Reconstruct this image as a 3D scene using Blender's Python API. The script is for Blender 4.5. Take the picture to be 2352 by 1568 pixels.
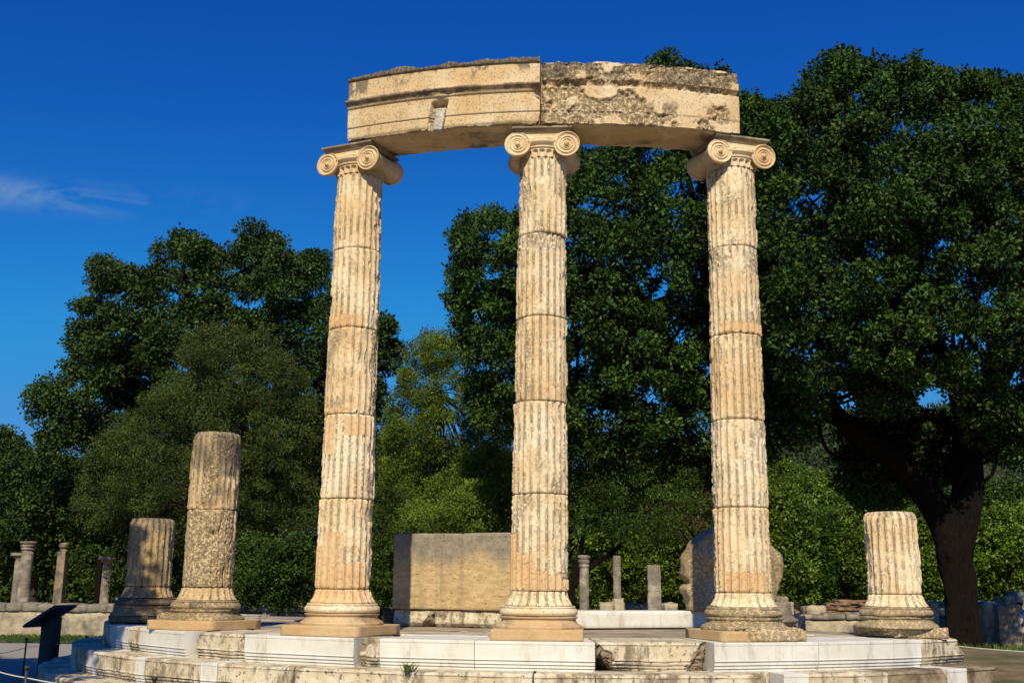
import bpy, math, random
import numpy as np
from mathutils import Matrix, Vector
for o in list(bpy.data.objects): bpy.data.objects.remove(o)
R = math.radians
scene = bpy.context.scene
COL = scene.collection
# ------------------------------------------------------------------ camera, sky, sun, exposure
FOC, PITCH, ROLL, CAMD, TH0, YAW, CAMZ = 2521.81, 0.2187, -0.0087, 18.6288, -0.0295, 0.0416, 0.5526
cam = bpy.data.cameras.new('camera'); camo = bpy.data.objects.new('camera', cam); COL.objects.link(camo)
cam.sensor_width = 36; cam.sensor_fit = 'HORIZONTAL'; cam.lens = FOC/2352*36
cam.clip_start = 0.1; cam.clip_end = 3000
camo.matrix_world = Matrix.Translation((0, -CAMD, CAMZ)) @ Matrix.Rotation(YAW, 4, 'Z') @ Matrix.Rotation(R(90)+PITCH, 4, 'X') @ Matrix.Rotation(-ROLL, 4, 'Z')
scene.camera = camo
SUN_EL, SUN_AZ = R(40), R(1.8)      # azimuth: rays travel towards +y, a little towards +x
sd = Vector((math.sin(SUN_AZ)*math.cos(SUN_EL), math.cos(SUN_AZ)*math.cos(SUN_EL), -math.sin(SUN_EL)))
sl = bpy.data.lights.new('sun', 'SUN'); sl.energy = 5.0; sl.angle = R(0.5); sl.color = (1.0, 0.895, 0.645)
so = bpy.data.objects.new('sun', sl); COL.objects.link(so)
so.rotation_euler = sd.to_track_quat('-Z', 'Y').to_euler(); so.location = (-5, -40, 40)
w = bpy.data.worlds.new('World'); scene.world = w; w.use_nodes = True
nt = w.node_tree; bg = nt.nodes['Background']; bg.inputs[1].default_value = 0.085
sky = nt.nodes.new('ShaderNodeTexSky'); sky.sky_type = 'NISHITA'; sky.sun_disc = False
sky.sun_elevation = SUN_EL; sky.sun_rotation = math.pi + SUN_AZ   # sun stands behind the camera (-y)
sky.air_density = 1.0; sky.dust_density = 0.3; sky.ozone_density = 3.0; sky.altitude = 200
hs = nt.nodes.new('ShaderNodeMix'); hs.data_type = 'RGBA'; hs.blend_type = 'MULTIPLY'; hs.inputs[0].default_value = 1
hs.inputs[7].default_value = (0.30, 0.72, 1.18, 1)
nt.links.new(sky.outputs[0], hs.inputs[6])
ssp = nt.nodes.new('ShaderNodeSeparateColor'); scb = nt.nodes.new('ShaderNodeCombineColor'); nt.links.new(hs.outputs[2], ssp.inputs[0])
for _i, (_g, _k) in enumerate(((2.1, .62), (1.67, .572), (.9, 1.343))):
    _p = nt.nodes.new('ShaderNodeMath'); _p.operation = 'POWER'; _p.inputs[1].default_value = _g; nt.links.new(ssp.outputs[_i], _p.inputs[0])
    _m = nt.nodes.new('ShaderNodeMath'); _m.operation = 'MULTIPLY'; _m.inputs[1].default_value = _k; nt.links.new(_p.outputs[0], _m.inputs[0])
    _q = nt.nodes.new('ShaderNodeMath'); _q.operation = 'SMOOTH_MIN'; _q.inputs[1].default_value = (1.1, 3.35, 7.9)[_i]; _q.inputs[2].default_value = (.5, 1.2, 1.5)[_i]; nt.links.new(_m.outputs[0], _q.inputs[0]); nt.links.new(_q.outputs[0], scb.inputs[_i])
# thin cirrus wisp low on the left
tc = nt.nodes.new('ShaderNodeTexCoord')
def wn(t, **kw):
    n = nt.nodes.new(t)
    for k, v in kw.items(): setattr(n, k, v)
    return n
def wmath(op, a, b=None, c=None):
    n = wn('ShaderNodeMath', operation=op)
    for i, x in enumerate((a, b, c)):
        if x is None: continue
        if isinstance(x, (int, float)): n.inputs[i].default_value = x
        else: nt.links.new(x, n.inputs[i])
    return n.outputs[0]
sep = wn('ShaderNodeSeparateXYZ'); nt.links.new(tc.outputs['Generated'], sep.inputs[0])
mp = wn('ShaderNodeMapping'); mp.inputs['Scale'].default_value = (8, 8, 22); nt.links.new(tc.outputs['Generated'], mp.inputs[0])
nz = wn('ShaderNodeTexNoise'); nz.inputs['Scale'].default_value = 1.2; nz.inputs['Detail'].default_value = 9; nz.inputs['Roughness'].default_value = .62; nz.inputs['Distortion'].default_value = .8
nt.links.new(mp.outputs[0], nz.inputs[0])
azi = wmath('ARCTAN2', sep.outputs[0], sep.outputs[1]); ele = wmath('ARCSINE', sep.outputs[2])
ga = wmath('DIVIDE', wmath('SUBTRACT', azi, -0.50), 0.13)
gb = wmath('DIVIDE', wmath('SUBTRACT', wmath('ADD', ele, wmath('MULTIPLY', wmath('SUBTRACT', azi, -0.5), -0.06)), 0.3165), 0.0105)
gg = wmath('EXPONENT', wmath('MULTIPLY', wmath('ADD', wmath('MULTIPLY', ga, ga), wmath('MULTIPLY', gb, gb)), -1.0))
cl = wmath('MULTIPLY', gg, wmath('MULTIPLY', wmath('MAXIMUM', wmath('SUBTRACT', nz.outputs[0], 0.42), 0.0), 3.6))
mxc = wn('ShaderNodeMix', data_type='RGBA'); nt.links.new(cl, mxc.inputs[0]); nt.links.new(scb.outputs[0], mxc.inputs[6])
mxc.inputs[7].default_value = (2.6, 4.2, 6.6, 1)
nt.links.new(mxc.outputs[2], bg.inputs[0])
scene.view_settings.view_transform = 'Standard'; scene.view_settings.look = 'None'
scene.view_settings.exposure = 0.0; scene.view_settings.gamma = 1
scene.cycles.max_bounces = 6; scene.cycles.diffuse_bounces = 2; scene.cycles.transmission_bounces = 3; scene.cycles.glossy_bounces = 2

# ------------------------------------------------------------------ picture -> world rays (survey of the photograph, 2352 x 1568 px)
CP = np.array([0, -CAMD, CAMZ])
def ray(x, y):
    cr, sr = math.cos(ROLL), math.sin(ROLL); X = x-1176; Y = 784-y
    u = X*cr+Y*sr; v = -X*sr+Y*cr
    cp, sp = math.cos(PITCH), math.sin(PITCH)
    yy = cp-v/FOC*sp; zz = sp+v/FOC*cp; xx = u/FOC
    cy, sy = math.cos(YAW), math.sin(YAW)
    return np.array([xx*cy-yy*sy, xx*sy+yy*cy, zz])
def atY(x, y, Y): r = ray(x, y); return CP+r*(Y-CP[1])/r[1]
def atz(x, y, z): r = ray(x, y); return CP+r*(z-CP[2])/r[2]
def proj(P):
    P = np.atleast_2d(np.asarray(P, float)); d = P-CP
    cy, sy = math.cos(YAW), math.sin(YAW)
    x = d[:, 0]*cy+d[:, 1]*sy; y = -d[:, 0]*sy+d[:, 1]*cy; z = d[:, 2]
    cp, sp = math.cos(PITCH), math.sin(PITCH)
    dep = y*cp+z*sp; u = FOC*x/dep; v = FOC*(-y*sp+z*cp)/dep
    cr, sr = math.cos(ROLL), math.sin(ROLL)
    return np.stack([1176+u*cr-v*sr, 784-(u*sr+v*cr)], 1)
def ang_of(x, r, z):
    a = np.linspace(-1.25, 1.25, 2001); q = proj(np.stack([r*np.sin(a), -r*np.cos(a), np.full_like(a, z)], 1))[:, 0]
    i0, i1 = q.argmin(), q.argmax(); return float(np.interp(x, q[i0:i1+1], a[i0:i1+1]))

# ------------------------------------------------------------------ noise
def _h(ix, iy, iz, s):
    h = (ix.astype(np.int64)*374761393+iy.astype(np.int64)*668265263+iz.astype(np.int64)*2147483647+s*1274126177) & 0xffffffff
    h = ((h ^ (h >> 13))*1274126177) & 0xffffffff; h = ((h ^ (h >> 15))*2246822519) & 0xffffffff
    return ((h ^ (h >> 16)) & 0xffffff)/float(0xffffff)
def vnoise(P, s=0):
    i = np.floor(P).astype(np.int64); f = P-i; f = f*f*f*(f*(f*6-15)+10)
    x, y, z = i[:, 0], i[:, 1], i[:, 2]; fx, fy, fz = f[:, 0], f[:, 1], f[:, 2]
    c = [[[_h(x+a, y+b, z+d, s) for d in (0, 1)] for b in (0, 1)] for a in (0, 1)]
    l = lambda a, b, t: a+(b-a)*t
    return l(l(l(c[0][0][0], c[0][0][1], fz), l(c[0][1][0], c[0][1][1], fz), fy), l(l(c[1][0][0], c[1][0][1], fz), l(c[1][1][0], c[1][1][1], fz), fy), fx)*2-1
def fbm(P, fr, octv=4, s=0, g=.55):
    P = np.asarray(P)*fr+s*7.13; o = 0; a = 1; t = 0
    for k in range(octv):
        o = o+a*vnoise(P+k*17.3, s+k); t += a; a *= g; P = P*2.03
    return o/t*1.6
def sstep(a, b, x): t = np.clip((x-a)/(b-a), 0, 1); return t*t*(3-2*t)

# ------------------------------------------------------------------ mesh helpers
def tag(o, label=None, cat=None, group=None, kind=None):
    if label: o['label'] = label
    if cat: o['category'] = cat
    if group: o['group'] = group
    if kind: o['kind'] = kind
    elif cat: o['kind'] = 'thing'
    return o
def mk(name, V, F, mat, parent=None, smooth=True, attrs=None):
    V = np.ascontiguousarray(V, dtype=np.float32)
    if isinstance(F, np.ndarray): F = [F]
    F = [np.asarray(f, dtype=np.int32) for f in F if len(f)]
    me = bpy.data.meshes.new(name); me.vertices.add(len(V)); me.vertices.foreach_set('co', V.ravel())
    idx = np.concatenate([f.ravel() for f in F]); tot = np.concatenate([np.full(len(f), f.shape[1], np.int32) for f in F])
    st = np.concatenate([[0], np.cumsum(tot)[:-1]]).astype(np.int32)
    me.loops.add(len(idx)); me.loops.foreach_set('vertex_index', idx)
    me.polygons.add(len(tot)); me.polygons.foreach_set('loop_start', st)
    me.polygons.foreach_set('use_smooth', np.full(len(tot), bool(smooth)))
    me.update(calc_edges=True)
    if attrs:
        for k, a in attrs.items():
            at = me.attributes.new(k, 'FLOAT', 'POINT'); at.data.foreach_set('value', np.asarray(a, np.float32))
    me.materials.append(mat)
    o = bpy.data.objects.new(name, me); COL.objects.link(o)
    if parent: o.parent = parent
    return o
def empty(name, loc=(0, 0, 0), rz=0):
    o = bpy.data.objects.new(name, None); COL.objects.link(o); o.location = loc; o.rotation_euler = (0, 0, rz); o.empty_display_size = .2; return o
def vnorm(V, F):
    N = np.zeros_like(V)
    for f in F:
        n = np.cross(V[f[:, 1]]-V[f[:, 0]], V[f[:, 2]]-V[f[:, 0]])
        for k in range(f.shape[1]): np.add.at(N, f[:, k], n)
    return N/np.maximum(np.linalg.norm(N, axis=1, keepdims=True), 1e-9)
def densify(pts, step, closed=True):
    pts = [np.array(p, float) for p in pts]; out = []
    n = len(pts)
    for i in range(n if closed else n-1):
        a, b = pts[i], pts[(i+1) % n]; k = max(1, int(math.ceil(np.linalg.norm(b-a)/step)))
        for j in range(k): out.append(a+(b-a)*j/k)
    if not closed: out.append(pts[-1])
    return np.array(out)
def gridF(n, m, wrap):
    """n rings of m points"""
    mm = m if wrap else m-1
    i, j = np.meshgrid(np.arange(n-1), np.arange(mm), indexing='ij'); i = i.ravel(); j = j.ravel(); j2 = (j+1) % m
    return np.stack([i*m+j, i*m+j2, (i+1)*m+j2, (i+1)*m+j], 1)
def loft(rings, caps=5):
    """rings: list of (m,3) closed rings -> V,F with shrunken cap rings"""
    m = len(rings[0]); R0 = list(rings)
    def shrink(r):
        c = r.mean(0); return [c+(r-c)*(1-k/(caps)) for k in range(1, caps)]
    a = shrink(R0[0])[::-1]; b = shrink(R0[-1])
    allr = a+R0+b; V = np.concatenate(allr); F = [gridF(len(allr), m, True)]
    nV = len(V); V = np.concatenate([V, [allr[0].mean(0)], [allr[-1].mean(0)]])
    j = np.arange(m); j2 = (j+1) % m; l = (len(allr)-1)*m
    F.append(np.stack([np.full(m, nV), j2, j], 1)); F.append(np.stack([np.full(m, nV+1), l+j, l+j2], 1))
    return V, F
def prism(prof, A, B, step, caps=6, curve=None):
    """prof: closed (out, z) outline; A,B frames (origin xy, outward xy). straight loft A->B"""
    pr = densify(prof, step); (oa, ea), (ob, eb) = A, B
    oa, ea, ob, eb = [np.array(v, float) for v in (oa, ea, ob, eb)]
    L = np.linalg.norm(ob-oa); n = max(2, int(L/step)); rings = []
    for k in range(n+1):
        t = k/n
        if curve is not None: o, e = curve(t)
        else: o, e = oa+(ob-oa)*t, ea+(eb-ea)*t
        rings.append(np.stack([o[0]+e[0]*pr[:, 0], o[1]+e[1]*pr[:, 0], pr[:, 1]], 1))
    return loft(rings, caps)
def box_prof(d, z0, z1, b=.008): return [(0, z0+b), (0, z1-b), (-b, z1), (-d+b, z1), (-d, z1-b), (-d, z0+b), (-d+b, z0), (-b, z0)]
def rough(V, F, amp, fr, s=0, octv=4, only=None):
    N = vnorm(V, F); d = fbm(V, fr, octv, s)*amp
    if only is not None: d = d*only
    return V+N*d[:, None]
def cut(V, P0, n, s=0, amp=.02, fr=9):
    """broken face: squash everything beyond a noisy plane onto it"""
    n = np.array(n, float); n /= np.linalg.norm(n); d = (V-np.array(P0))@n - fbm(V, fr, 4, s)*amp
    k = np.maximum(d, 0); return V-n*k[:, None], (k > 0)*1.0
def box(cx, cy, cz, sx, sy, sz, rz=0, step=None, b=.01):
    """box as lofted prism, centre bottom (cx,cy,cz)"""
    c, s = math.cos(rz), math.sin(rz); ex = np.array([c, s]); ey = np.array([-s, c]); o = np.array([cx, cy])
    step = step or max(sx, sy, sz)/3
    return prism(box_prof(sy, cz, cz+sz, b), (o-ex*sx/2-ey*sy/2, -ey), (o+ex*sx/2-ey*sy/2, -ey), step, 4)
def join(*VF):
    Vs, Fs, off = [], [], 0
    for V, F in VF:
        Vs.append(V); Fs += [f+off for f in (F if isinstance(F, list) else [F])]; off += len(V)
    return np.concatenate(Vs), Fs
def tube(pts, rad, seg=8, wob=0, s=0):
    pts = np.array(pts, float); n = len(pts); rad = np.broadcast_to(rad, (n,)).astype(float)
    T = np.gradient(pts, axis=0); T /= np.linalg.norm(T, axis=1, keepdims=True)
    up = np.array([0, 0, 1.]) if abs(T[0, 2]) < .8 else np.array([1., 0, 0]); rings = []
    a = np.arange(seg)*2*math.pi/seg
    for i in range(n):
        u = np.cross(T[i], up); u /= np.linalg.norm(u); v = np.cross(u, T[i]); up = v
        rings.append(pts[i]+rad[i]*(np.cos(a)[:, None]*u+np.sin(a)[:, None]*v))
    V, F = loft(rings, 2)
    if wob: V = rough(V, F, wob, 3, s)
    return V, F
def smooth_path(pts, n=24):
    pts = np.array(pts, float); t = np.linspace(0, len(pts)-1, n); P = np.vstack([2*pts[0]-pts[1], pts, 2*pts[-1]-pts[-2]]); out = []
    for x in t:
        i = min(int(x), len(pts)-2); u = x-i; a, b, c, d = P[i:i+4]
        out.append(.5*((2*b)+(-a+c)*u+(2*a-5*b+4*c-d)*u*u+(-a+3*b-3*c+d)*u**3))
    return np.array(out)

# ------------------------------------------------------------------ materials
def material(name, rough_=.85, spec=.25):
    m = bpy.data.materials.new(name); m.use_nodes = True; t = m.node_tree; b = t.nodes['Principled BSDF']
    b.inputs['Roughness'].default_value = rough_; b.inputs['Specular IOR Level'].default_value = spec
    class K: pass
    k = K(); k.m = m; k.t = t; k.b = b
    def link(a, c): t.links.new(a, c)
    geo = t.nodes.new('ShaderNodeNewGeometry')
    def noise(scale, detail=5, r=.6, stretch=None, dist=0, off=0):
        n = t.nodes.new('ShaderNodeTexNoise'); n.inputs['Scale'].default_value = scale; n.inputs['Detail'].default_value = detail
        n.inputs['Roughness'].default_value = r; n.inputs['Distortion'].default_value = dist
        mp = t.nodes.new('ShaderNodeMapping'); mp.inputs['Location'].default_value = (off, off*.7, -off*.3); link(geo.outputs['Position'], mp.inputs[0])
        if stretch: mp.inputs['Scale'].default_value = stretch
        link(mp.outputs[0], n.inputs[0]); return n.outputs[0]
    def ramp(v, lo, hi, a=0., b_=1.):
        n = t.nodes.new('ShaderNodeMapRange'); n.interpolation_type = 'SMOOTHSTEP'
        n.inputs[1].default_value = lo; n.inputs[2].default_value = hi; n.inputs[3].default_value = a; n.inputs[4].default_value = b_
        link(v, n.inputs[0]); return n.outputs[0]
    def mix(f, a, c, mode='MIX'):
        n = t.nodes.new('ShaderNodeMix'); n.data_type = 'RGBA'; n.blend_type = mode
        for i, x in ((0, f), (6, a), (7, c)):
            if isinstance(x, (int, float)): n.inputs[i].default_value = x
            elif isinstance(x, tuple): n.inputs[i].default_value = (*x, 1)
            else: link(x, n.inputs[i])
        return n.outputs[2]
    def mth(op, a, c=0.):
        n = t.nodes.new('ShaderNodeMath'); n.operation = op; n.use_clamp = False
        for i, x in ((0, a), (1, c)):
            if isinstance(x, (int, float)): n.inputs[i].default_value = x
            else: link(x, n.inputs[i])
        return n.outputs[0]
    def attr(nm):
        n = t.nodes.new('ShaderNodeAttribute'); n.attribute_name = nm; return n.outputs['Fac']
    def bump(h, dist, strength=1.):
        n = t.nodes.new('ShaderNodeBump'); n.inputs['Distance'].default_value = dist; n.inputs['Strength'].default_value = strength
        link(h, n.inputs['Height']); link(n.outputs[0], b.inputs['Normal'])
    def voro(scale, stretch=None):
        n = t.nodes.new('ShaderNodeTexVoronoi'); n.inputs['Scale'].default_value = scale; mp = t.nodes.new('ShaderNodeMapping'); link(geo.outputs['Position'], mp.inputs[0])
        if stretch: mp.inputs['Scale'].default_value = stretch
        link(mp.outputs[0], n.inputs['Vector']); return n.outputs['Distance']
    k.link = link; k.noise = noise; k.ramp = ramp; k.mix = mix; k.mth = mth; k.attr = attr; k.bump = bump; k.geo = geo; k.voro = voro
    k.color = lambda c: (link(c, b.inputs['Base Color']) if not isinstance(c, tuple) else setattr(b.inputs['Base Color'], 'default_value', (*c, 1)))
    return k
def limestone(name, base, light, ochre, dark, lich=.5, pit=1., lichcol=(.165, .135, .10)):
    k = material(name)
    c = k.mix(k.ramp(k.noise(2.2, 6, .6), .38, .62), base, light)
    c = k.mix(k.mth('MULTIPLY', k.ramp(k.noise(1.3, 4, .6, off=5), .45, .7), .75), c, ochre)
    # worn skin: darker ochre with deep pits (attribute 'wear')
    wv = k.attr('wear'); p1 = k.ramp(k.noise(30, 6, .8, off=2), .40, .52)
    worn = k.mix(p1, dark, light); worn = k.mix(.35, worn, base)
    c = k.mix(k.mth('MULTIPLY', wv, .56), c, worn)
    pits = k.ramp(k.noise(48, 4, .7, stretch=(1, 1, .8), off=9), .34, .44)
    c = k.mix(k.mth('MULTIPLY', k.mth('SUBTRACT', 1.0, pits), k.mth('ADD', k.mth('MULTIPLY', wv, .75), .05)), c, dark)
    # grey weather crust (attribute 'lichen' plus a little everywhere)
    l = k.mth('ADD', k.attr('lichen'), (lich-.5)*.5)
    l = k.mth('MULTIPLY', k.ramp(k.mth('ADD', l, k.mth('MULTIPLY', k.mth('SUBTRACT', k.noise(5, 8, .7, stretch=(1, 1, .45), off=3), .5), 1.7)), .25, .85), .85)
    c = k.mix(l, c, lichcol)
    rp = k.attr('repair'); c = k.mix(k.mth('MULTIPLY', rp, .62), c, (.64, .385, .18))
    k.color(c)
    h = k.mth('ADD', k.mth('MULTIPLY', k.noise(70, 6, .75, off=1), .6), k.mth('MULTIPLY', pits, .6*pit))
    h = k.mth('ADD', h, k.mth('MULTIPLY', k.mth('MULTIPLY', p1, wv), 1.6))
    k.bump(h, .012*pit, .9)
    return k.m
M = {}
M['column'] = limestone('shell_limestone', (.73, .545, .335), (.84, .695, .49), (.70, .48, .25), (.30, .18, .07), .0)
M['column_mid'] = limestone('dull_shell_limestone', (.56, .41, .235), (.68, .53, .34), (.52, .35, .17), (.20, .13, .055), .30)
M['column_pale'] = limestone('pale_shell_limestone', (.76, .59, .385), (.86, .73, .54), (.71, .52, .30), (.28, .17, .07), .06)
M['column_ochre'] = limestone('ochre_shell_limestone', (.71, .515, .30), (.81, .65, .43), (.67, .45, .22), (.28, .17, .065), .05)
M['column_grey'] = limestone('weathered_limestone', (.46, .34, .19), (.60, .47, .29), (.43, .29, .135), (.15, .095, .045), .5)
M['capital'] = limestone('smooth_limestone', (.66, .48, .28), (.76, .61, .40), (.60, .40, .20), (.26, .15, .06), .36, .7)
M['beam'] = limestone('beam_limestone', (.64, .465, .27), (.74, .59, .39), (.61, .39, .18), (.20, .12, .045), .34)
M['repair'] = limestone('orange_repair_stone', (.52, .35, .185), (.60, .43, .25), (.52, .31, .14), (.30, .19, .09), .42, .6)
def slabmat():
    k = material('banded_limestone')
    sx = k.t.nodes.new('ShaderNodeSeparateXYZ'); k.link(k.geo.outputs['Position'], sx.inputs[0])
    n = k.noise(2.2, 6, .65, stretch=(1, 1, .55)); g = k.ramp(k.mth('ADD', sx.outputs[2], k.mth('MULTIPLY', k.mth('SUBTRACT', n, .5), .75)), .70, 1.02)
    c = k.mix(k.ramp(k.noise(7, 6, .7, stretch=(1, 1, 3)), .35, .65), (.45, .305, .145), (.60, .45, .25))
    gr = k.mix(k.ramp(k.noise(11, 6, .7), .3, .7), (.21, .175, .13), (.34, .29, .22))
    c = k.mix(g, c, gr)
    c = k.mix(k.mth('MULTIPLY', k.ramp(k.noise(3.2, 5, .6, stretch=(1.3, 1.3, .12), off=4), .50, .70), .38), c, (.14, .12, .10))
    p = k.ramp(k.noise(22, 4, .6, stretch=(1, 1, 3.2), off=7), .30, .36); c = k.mix(p, (.10, .07, .04), c); k.color(c)
    k.bump(k.mth('ADD', k.mth('MULTIPLY', k.noise(40, 6, .7), .5), k.mth('MULTIPLY', p, 1.)), .015); return k.m
M['slab'] = slabmat()
def marble(name, old):
    k = material(name, .6 if not old else .85, .35 if not old else .2)
    if not old:
        c = k.mix(k.ramp(k.noise(2.5, 6, .65, dist=.6), .35, .7), (.74, .72, .68), (.66, .63, .57))
        c = k.mix(k.mth('MULTIPLY', k.ramp(k.noise(6, 8, .75, stretch=(1, 1, .3), off=2), .48, .74), .68), c, (.36, .29, .20))
        k.color(c); k.bump(k.noise(160, 3, .6), .002, .6)
    else:
        c = k.mix(k.ramp(k.noise(4, 6, .65), .35, .65), (.60, .50, .35), (.70, .63, .50))
        st = k.ramp(k.mth('ADD', k.mth('MULTIPLY', k.noise(9, 8, .75, stretch=(1.2, 1.2, .35), off=3), .8), k.mth('MULTIPLY', k.noise(2.4, 4, .6, off=8), .45)), .60, .74)
        c = k.mix(k.mth('MULTIPLY', st, .85), c, (.16, .125, .085))
        sp = k.ramp(k.noise(17, 4, .55, off=6), .62, .67); c = k.mix(k.mth('MULTIPLY', sp, .8), c, (.12, .10, .08))
        c = k.mix(k.mth('MULTIPLY', k.attr('wear'), k.ramp(k.noise(12, 6, .7, off=11), .2, .7, .55, 1.)), c, (.22, .16, .10))
        c = k.mix(k.ramp(k.noise(1.1, 3, .5, off=14), .55, .75, 0, .5), c, (.52, .36, .18))
        k.color(c); k.bump(k.mth('ADD', k.noise(55, 6, .75), k.mth('MULTIPLY', sp, -.5)), .009, .8)
    return k.m
M['marble'] = marble('new_white_marble', False)
M['old'] = marble('stained_old_marble', True)
def simple(name, c1, c2, scale=8, bumpd=.01, bs=40, rough_=.9, spec=.2, c3=None, s3=2):
    k = material(name, rough_, spec); c = k.mix(k.ramp(k.noise(scale, 6, .65), .35, .65), c1, c2)
    if c3: c = k.mix(k.ramp(k.noise(s3, 5, .6, off=5), .48, .66), c, c3)
    k.color(c)
    if bumpd: k.bump(k.noise(bs, 6, .7), bumpd)
    return k.m
M['paving'] = simple('worn_paving', (.30, .24, .17), (.42, .35, .26), 3, .004, 60, c3=(.19, .155, .12), s3=1.3)
M['paving_pale'] = simple('pale_paving', (.50, .41, .29), (.62, .54, .42), 3, .004, 60, c3=(.33, .26, .18), s3=2)
M['ground'] = simple('dry_earth', (.16, .115, .065), (.26, .19, .11), 3, .02, 25, c3=(.09, .10, .035), s3=.8)
M['gravel'] = simple('pale_gravel', (.30, .27, .23), (.52, .48, .42), 70, .03, 90, c3=(.40, .36, .30), s3=1.5)
M['wallstone'] = simple('ruin_stone', (.34, .28, .19), (.52, .44, .31), 4, .03, 22, c3=(.16, .14, .11), s3=1.6)
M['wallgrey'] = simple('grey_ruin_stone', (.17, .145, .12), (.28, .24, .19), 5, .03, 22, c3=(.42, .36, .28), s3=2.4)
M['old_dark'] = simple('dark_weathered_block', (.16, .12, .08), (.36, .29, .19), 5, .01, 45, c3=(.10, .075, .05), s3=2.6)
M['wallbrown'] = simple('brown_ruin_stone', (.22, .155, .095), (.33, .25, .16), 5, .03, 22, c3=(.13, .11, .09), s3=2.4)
M['brickruin'] = simple('tile_brick', (.20, .12, .07), (.33, .21, .13), 9, .02, 30, c3=(.12, .10, .08), s3=3)
M['bark'] = None
def bark(name, a, b_, sc=5):
    k = material(name, .95, .1); n = k.noise(sc*1.3, 9, .8, stretch=(3.4, 3.4, .5), dist=.6)
    k.color(k.mix(k.ramp(n, .35, .65), a, b_)); k.bump(n, .22, 1.); return k.m
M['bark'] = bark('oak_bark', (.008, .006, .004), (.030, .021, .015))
M['barkgrey'] = bark('olive_bark', (.05, .04, .03), (.13, .11, .085))
def leafmat(name, a, b_, c_, trans=.25, rough_=.45, spec=.35, frac=.15):
    m = bpy.data.materials.new(name); m.use_nodes = True; t = m.node_tree; b = t.nodes['Principled BSDF']; out = t.nodes['Material Output']
    g = t.nodes.new('ShaderNodeNewGeometry'); cr = t.nodes.new('ShaderNodeValToRGB'); t.links.new(g.outputs['Random Per Island'], cr.inputs[0])
    e = cr.color_ramp.elements; e[0].color = (*a, 1); e[0].position = 0; e[1].color = (*b_, 1); e[1].position = 1-frac-.1
    x = cr.color_ramp.elements.new(1.0-frac*.3); x.color = (*c_, 1)
    n = t.nodes.new('ShaderNodeTexNoise'); n.inputs['Scale'].default_value = .8; n.inputs['Detail'].default_value = 4; t.links.new(g.outputs['Position'], n.inputs[0])
    hv = t.nodes.new('ShaderNodeHueSaturation'); mr = t.nodes.new('ShaderNodeMapRange'); mr.inputs[1].default_value = .3; mr.inputs[2].default_value = .7; mr.inputs[3].default_value = .45; mr.inputs[4].default_value = 1.6
    t.links.new(n.outputs[0], mr.inputs[0]); t.links.new(mr.outputs[0], hv.inputs['Value']); t.links.new(cr.outputs[0], hv.inputs['Color'])
    t.links.new(hv.outputs[0], b.inputs['Base Color']); b.inputs['Roughness'].default_value = rough_; b.inputs['Specular IOR Level'].default_value = spec
    tr = t.nodes.new('ShaderNodeBsdfTranslucent'); mx = t.nodes.new('ShaderNodeMixShader'); mx.inputs[0].default_value = trans
    t.links.new(hv.outputs[0], tr.inputs[0]); t.links.new(b.outputs[0], mx.inputs[1]); t.links.new(tr.outputs[0], mx.inputs[2]); t.links.new(mx.outputs[0], out.inputs[0])
    return m
L = dict(
 mid=leafmat('mid_green_leaves', (.020, .052, .004), (.050, .100, .009), (.08, .13, .02), .2, .6, .15),
 oak=leafmat('oak_leaves', (.012, .030, .003), (.034, .078, .007), (.075, .12, .02), .10, .6, .2),
 oak2=leafmat('far_oak_leaves', (.013, .031, .004), (.034, .070, .009), (.07, .10, .02), .10, .6, .2),
 olive=leafmat('olive_leaves', (.024, .044, .007), (.062, .092, .012), (.10, .12, .04), .15, .6, .2),
 pale=leafmat('pale_olive_leaves', (.055, .095, .008), (.120, .175, .018), (.17, .21, .05), .25, .6, .15),
 bright=leafmat('fresh_green_leaves', (.046, .092, .004), (.110, .175, .011), (.17, .23, .025), .28),
 shrub=leafmat('shrub_leaves', (.018, .042, .004), (.045, .082, .010), (.08, .12, .02), .15, .6, .2),
 red=leafmat('reddish_leaves', (.045, .020, .010), (.075, .035, .014), (.05, .08, .01), .2),
 hill=leafmat('pine_foliage', (.022, .040, .014), (.045, .068, .024), (.07, .085, .04), .1, .8, .1),
 grass=leafmat('grass_blades', (.05, .10, .012), (.11, .17, .02), (.20, .20, .06), .3, .7, .1))
def flat(name, col, rough_=.5, spec=.3, metal=0):
    k = material(name, rough_, spec); k.b.inputs['Metallic'].default_value = metal
    k.color(k.mix(k.ramp(k.noise(9, 5, .6), .3, .7), tuple(c*.85 for c in col), col)); return k.m
M['darkmetal'] = flat('dark_painted_metal', (.035, .037, .040)); M['signpost'] = flat('dark_olive_post', (.045, .047, .036), .6)
M['rope'] = flat('white_rope', (.62, .60, .55), .9); M['concrete'] = limestone('pale_mortar', (.56, .50, .40), (.70, .64, .53), (.50, .42, .32), (.35, .30, .24), .2)

# ------------------------------------------------------------------ temple platform
random.seed(4)
RS, R2, R3, R4 = 7.03, 7.42, 7.83, 8.2
def step_prof(depth, z0, h, old, b=None):
    b = .022 if old else .006; zt = z0+h
    a, c, d = z0+h*.33, z0+h*.20, z0+h*.085
    g = .013; q = .006
    sl = .020; t = .0045 if not old else .006
    return [(-3*g, z0), (-3*g, d), (-3*g-sl, d), (-3*g-sl, d+t), (-2*g, d+t), (-2*g, c), (-2*g-sl, c), (-2*g-sl, c+t), (-g, c+t), (-g, a), (-g-sl, a), (-g-sl, a+t), (0, a+t), (0, a+.012), (-.005, a+.016), (-.005, zt-.035), (0, zt-.030), (0, zt-b*1.4), (-b*.4, zt-b*.4), (-b*1.4, zt), (-depth, zt), (-depth, z0)]
platform = empty('temple_platform', (0, 0, 0))
tag(platform, 'round three-stepped ancient platform of stained old blocks patched with new white marble', 'platform')
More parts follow.
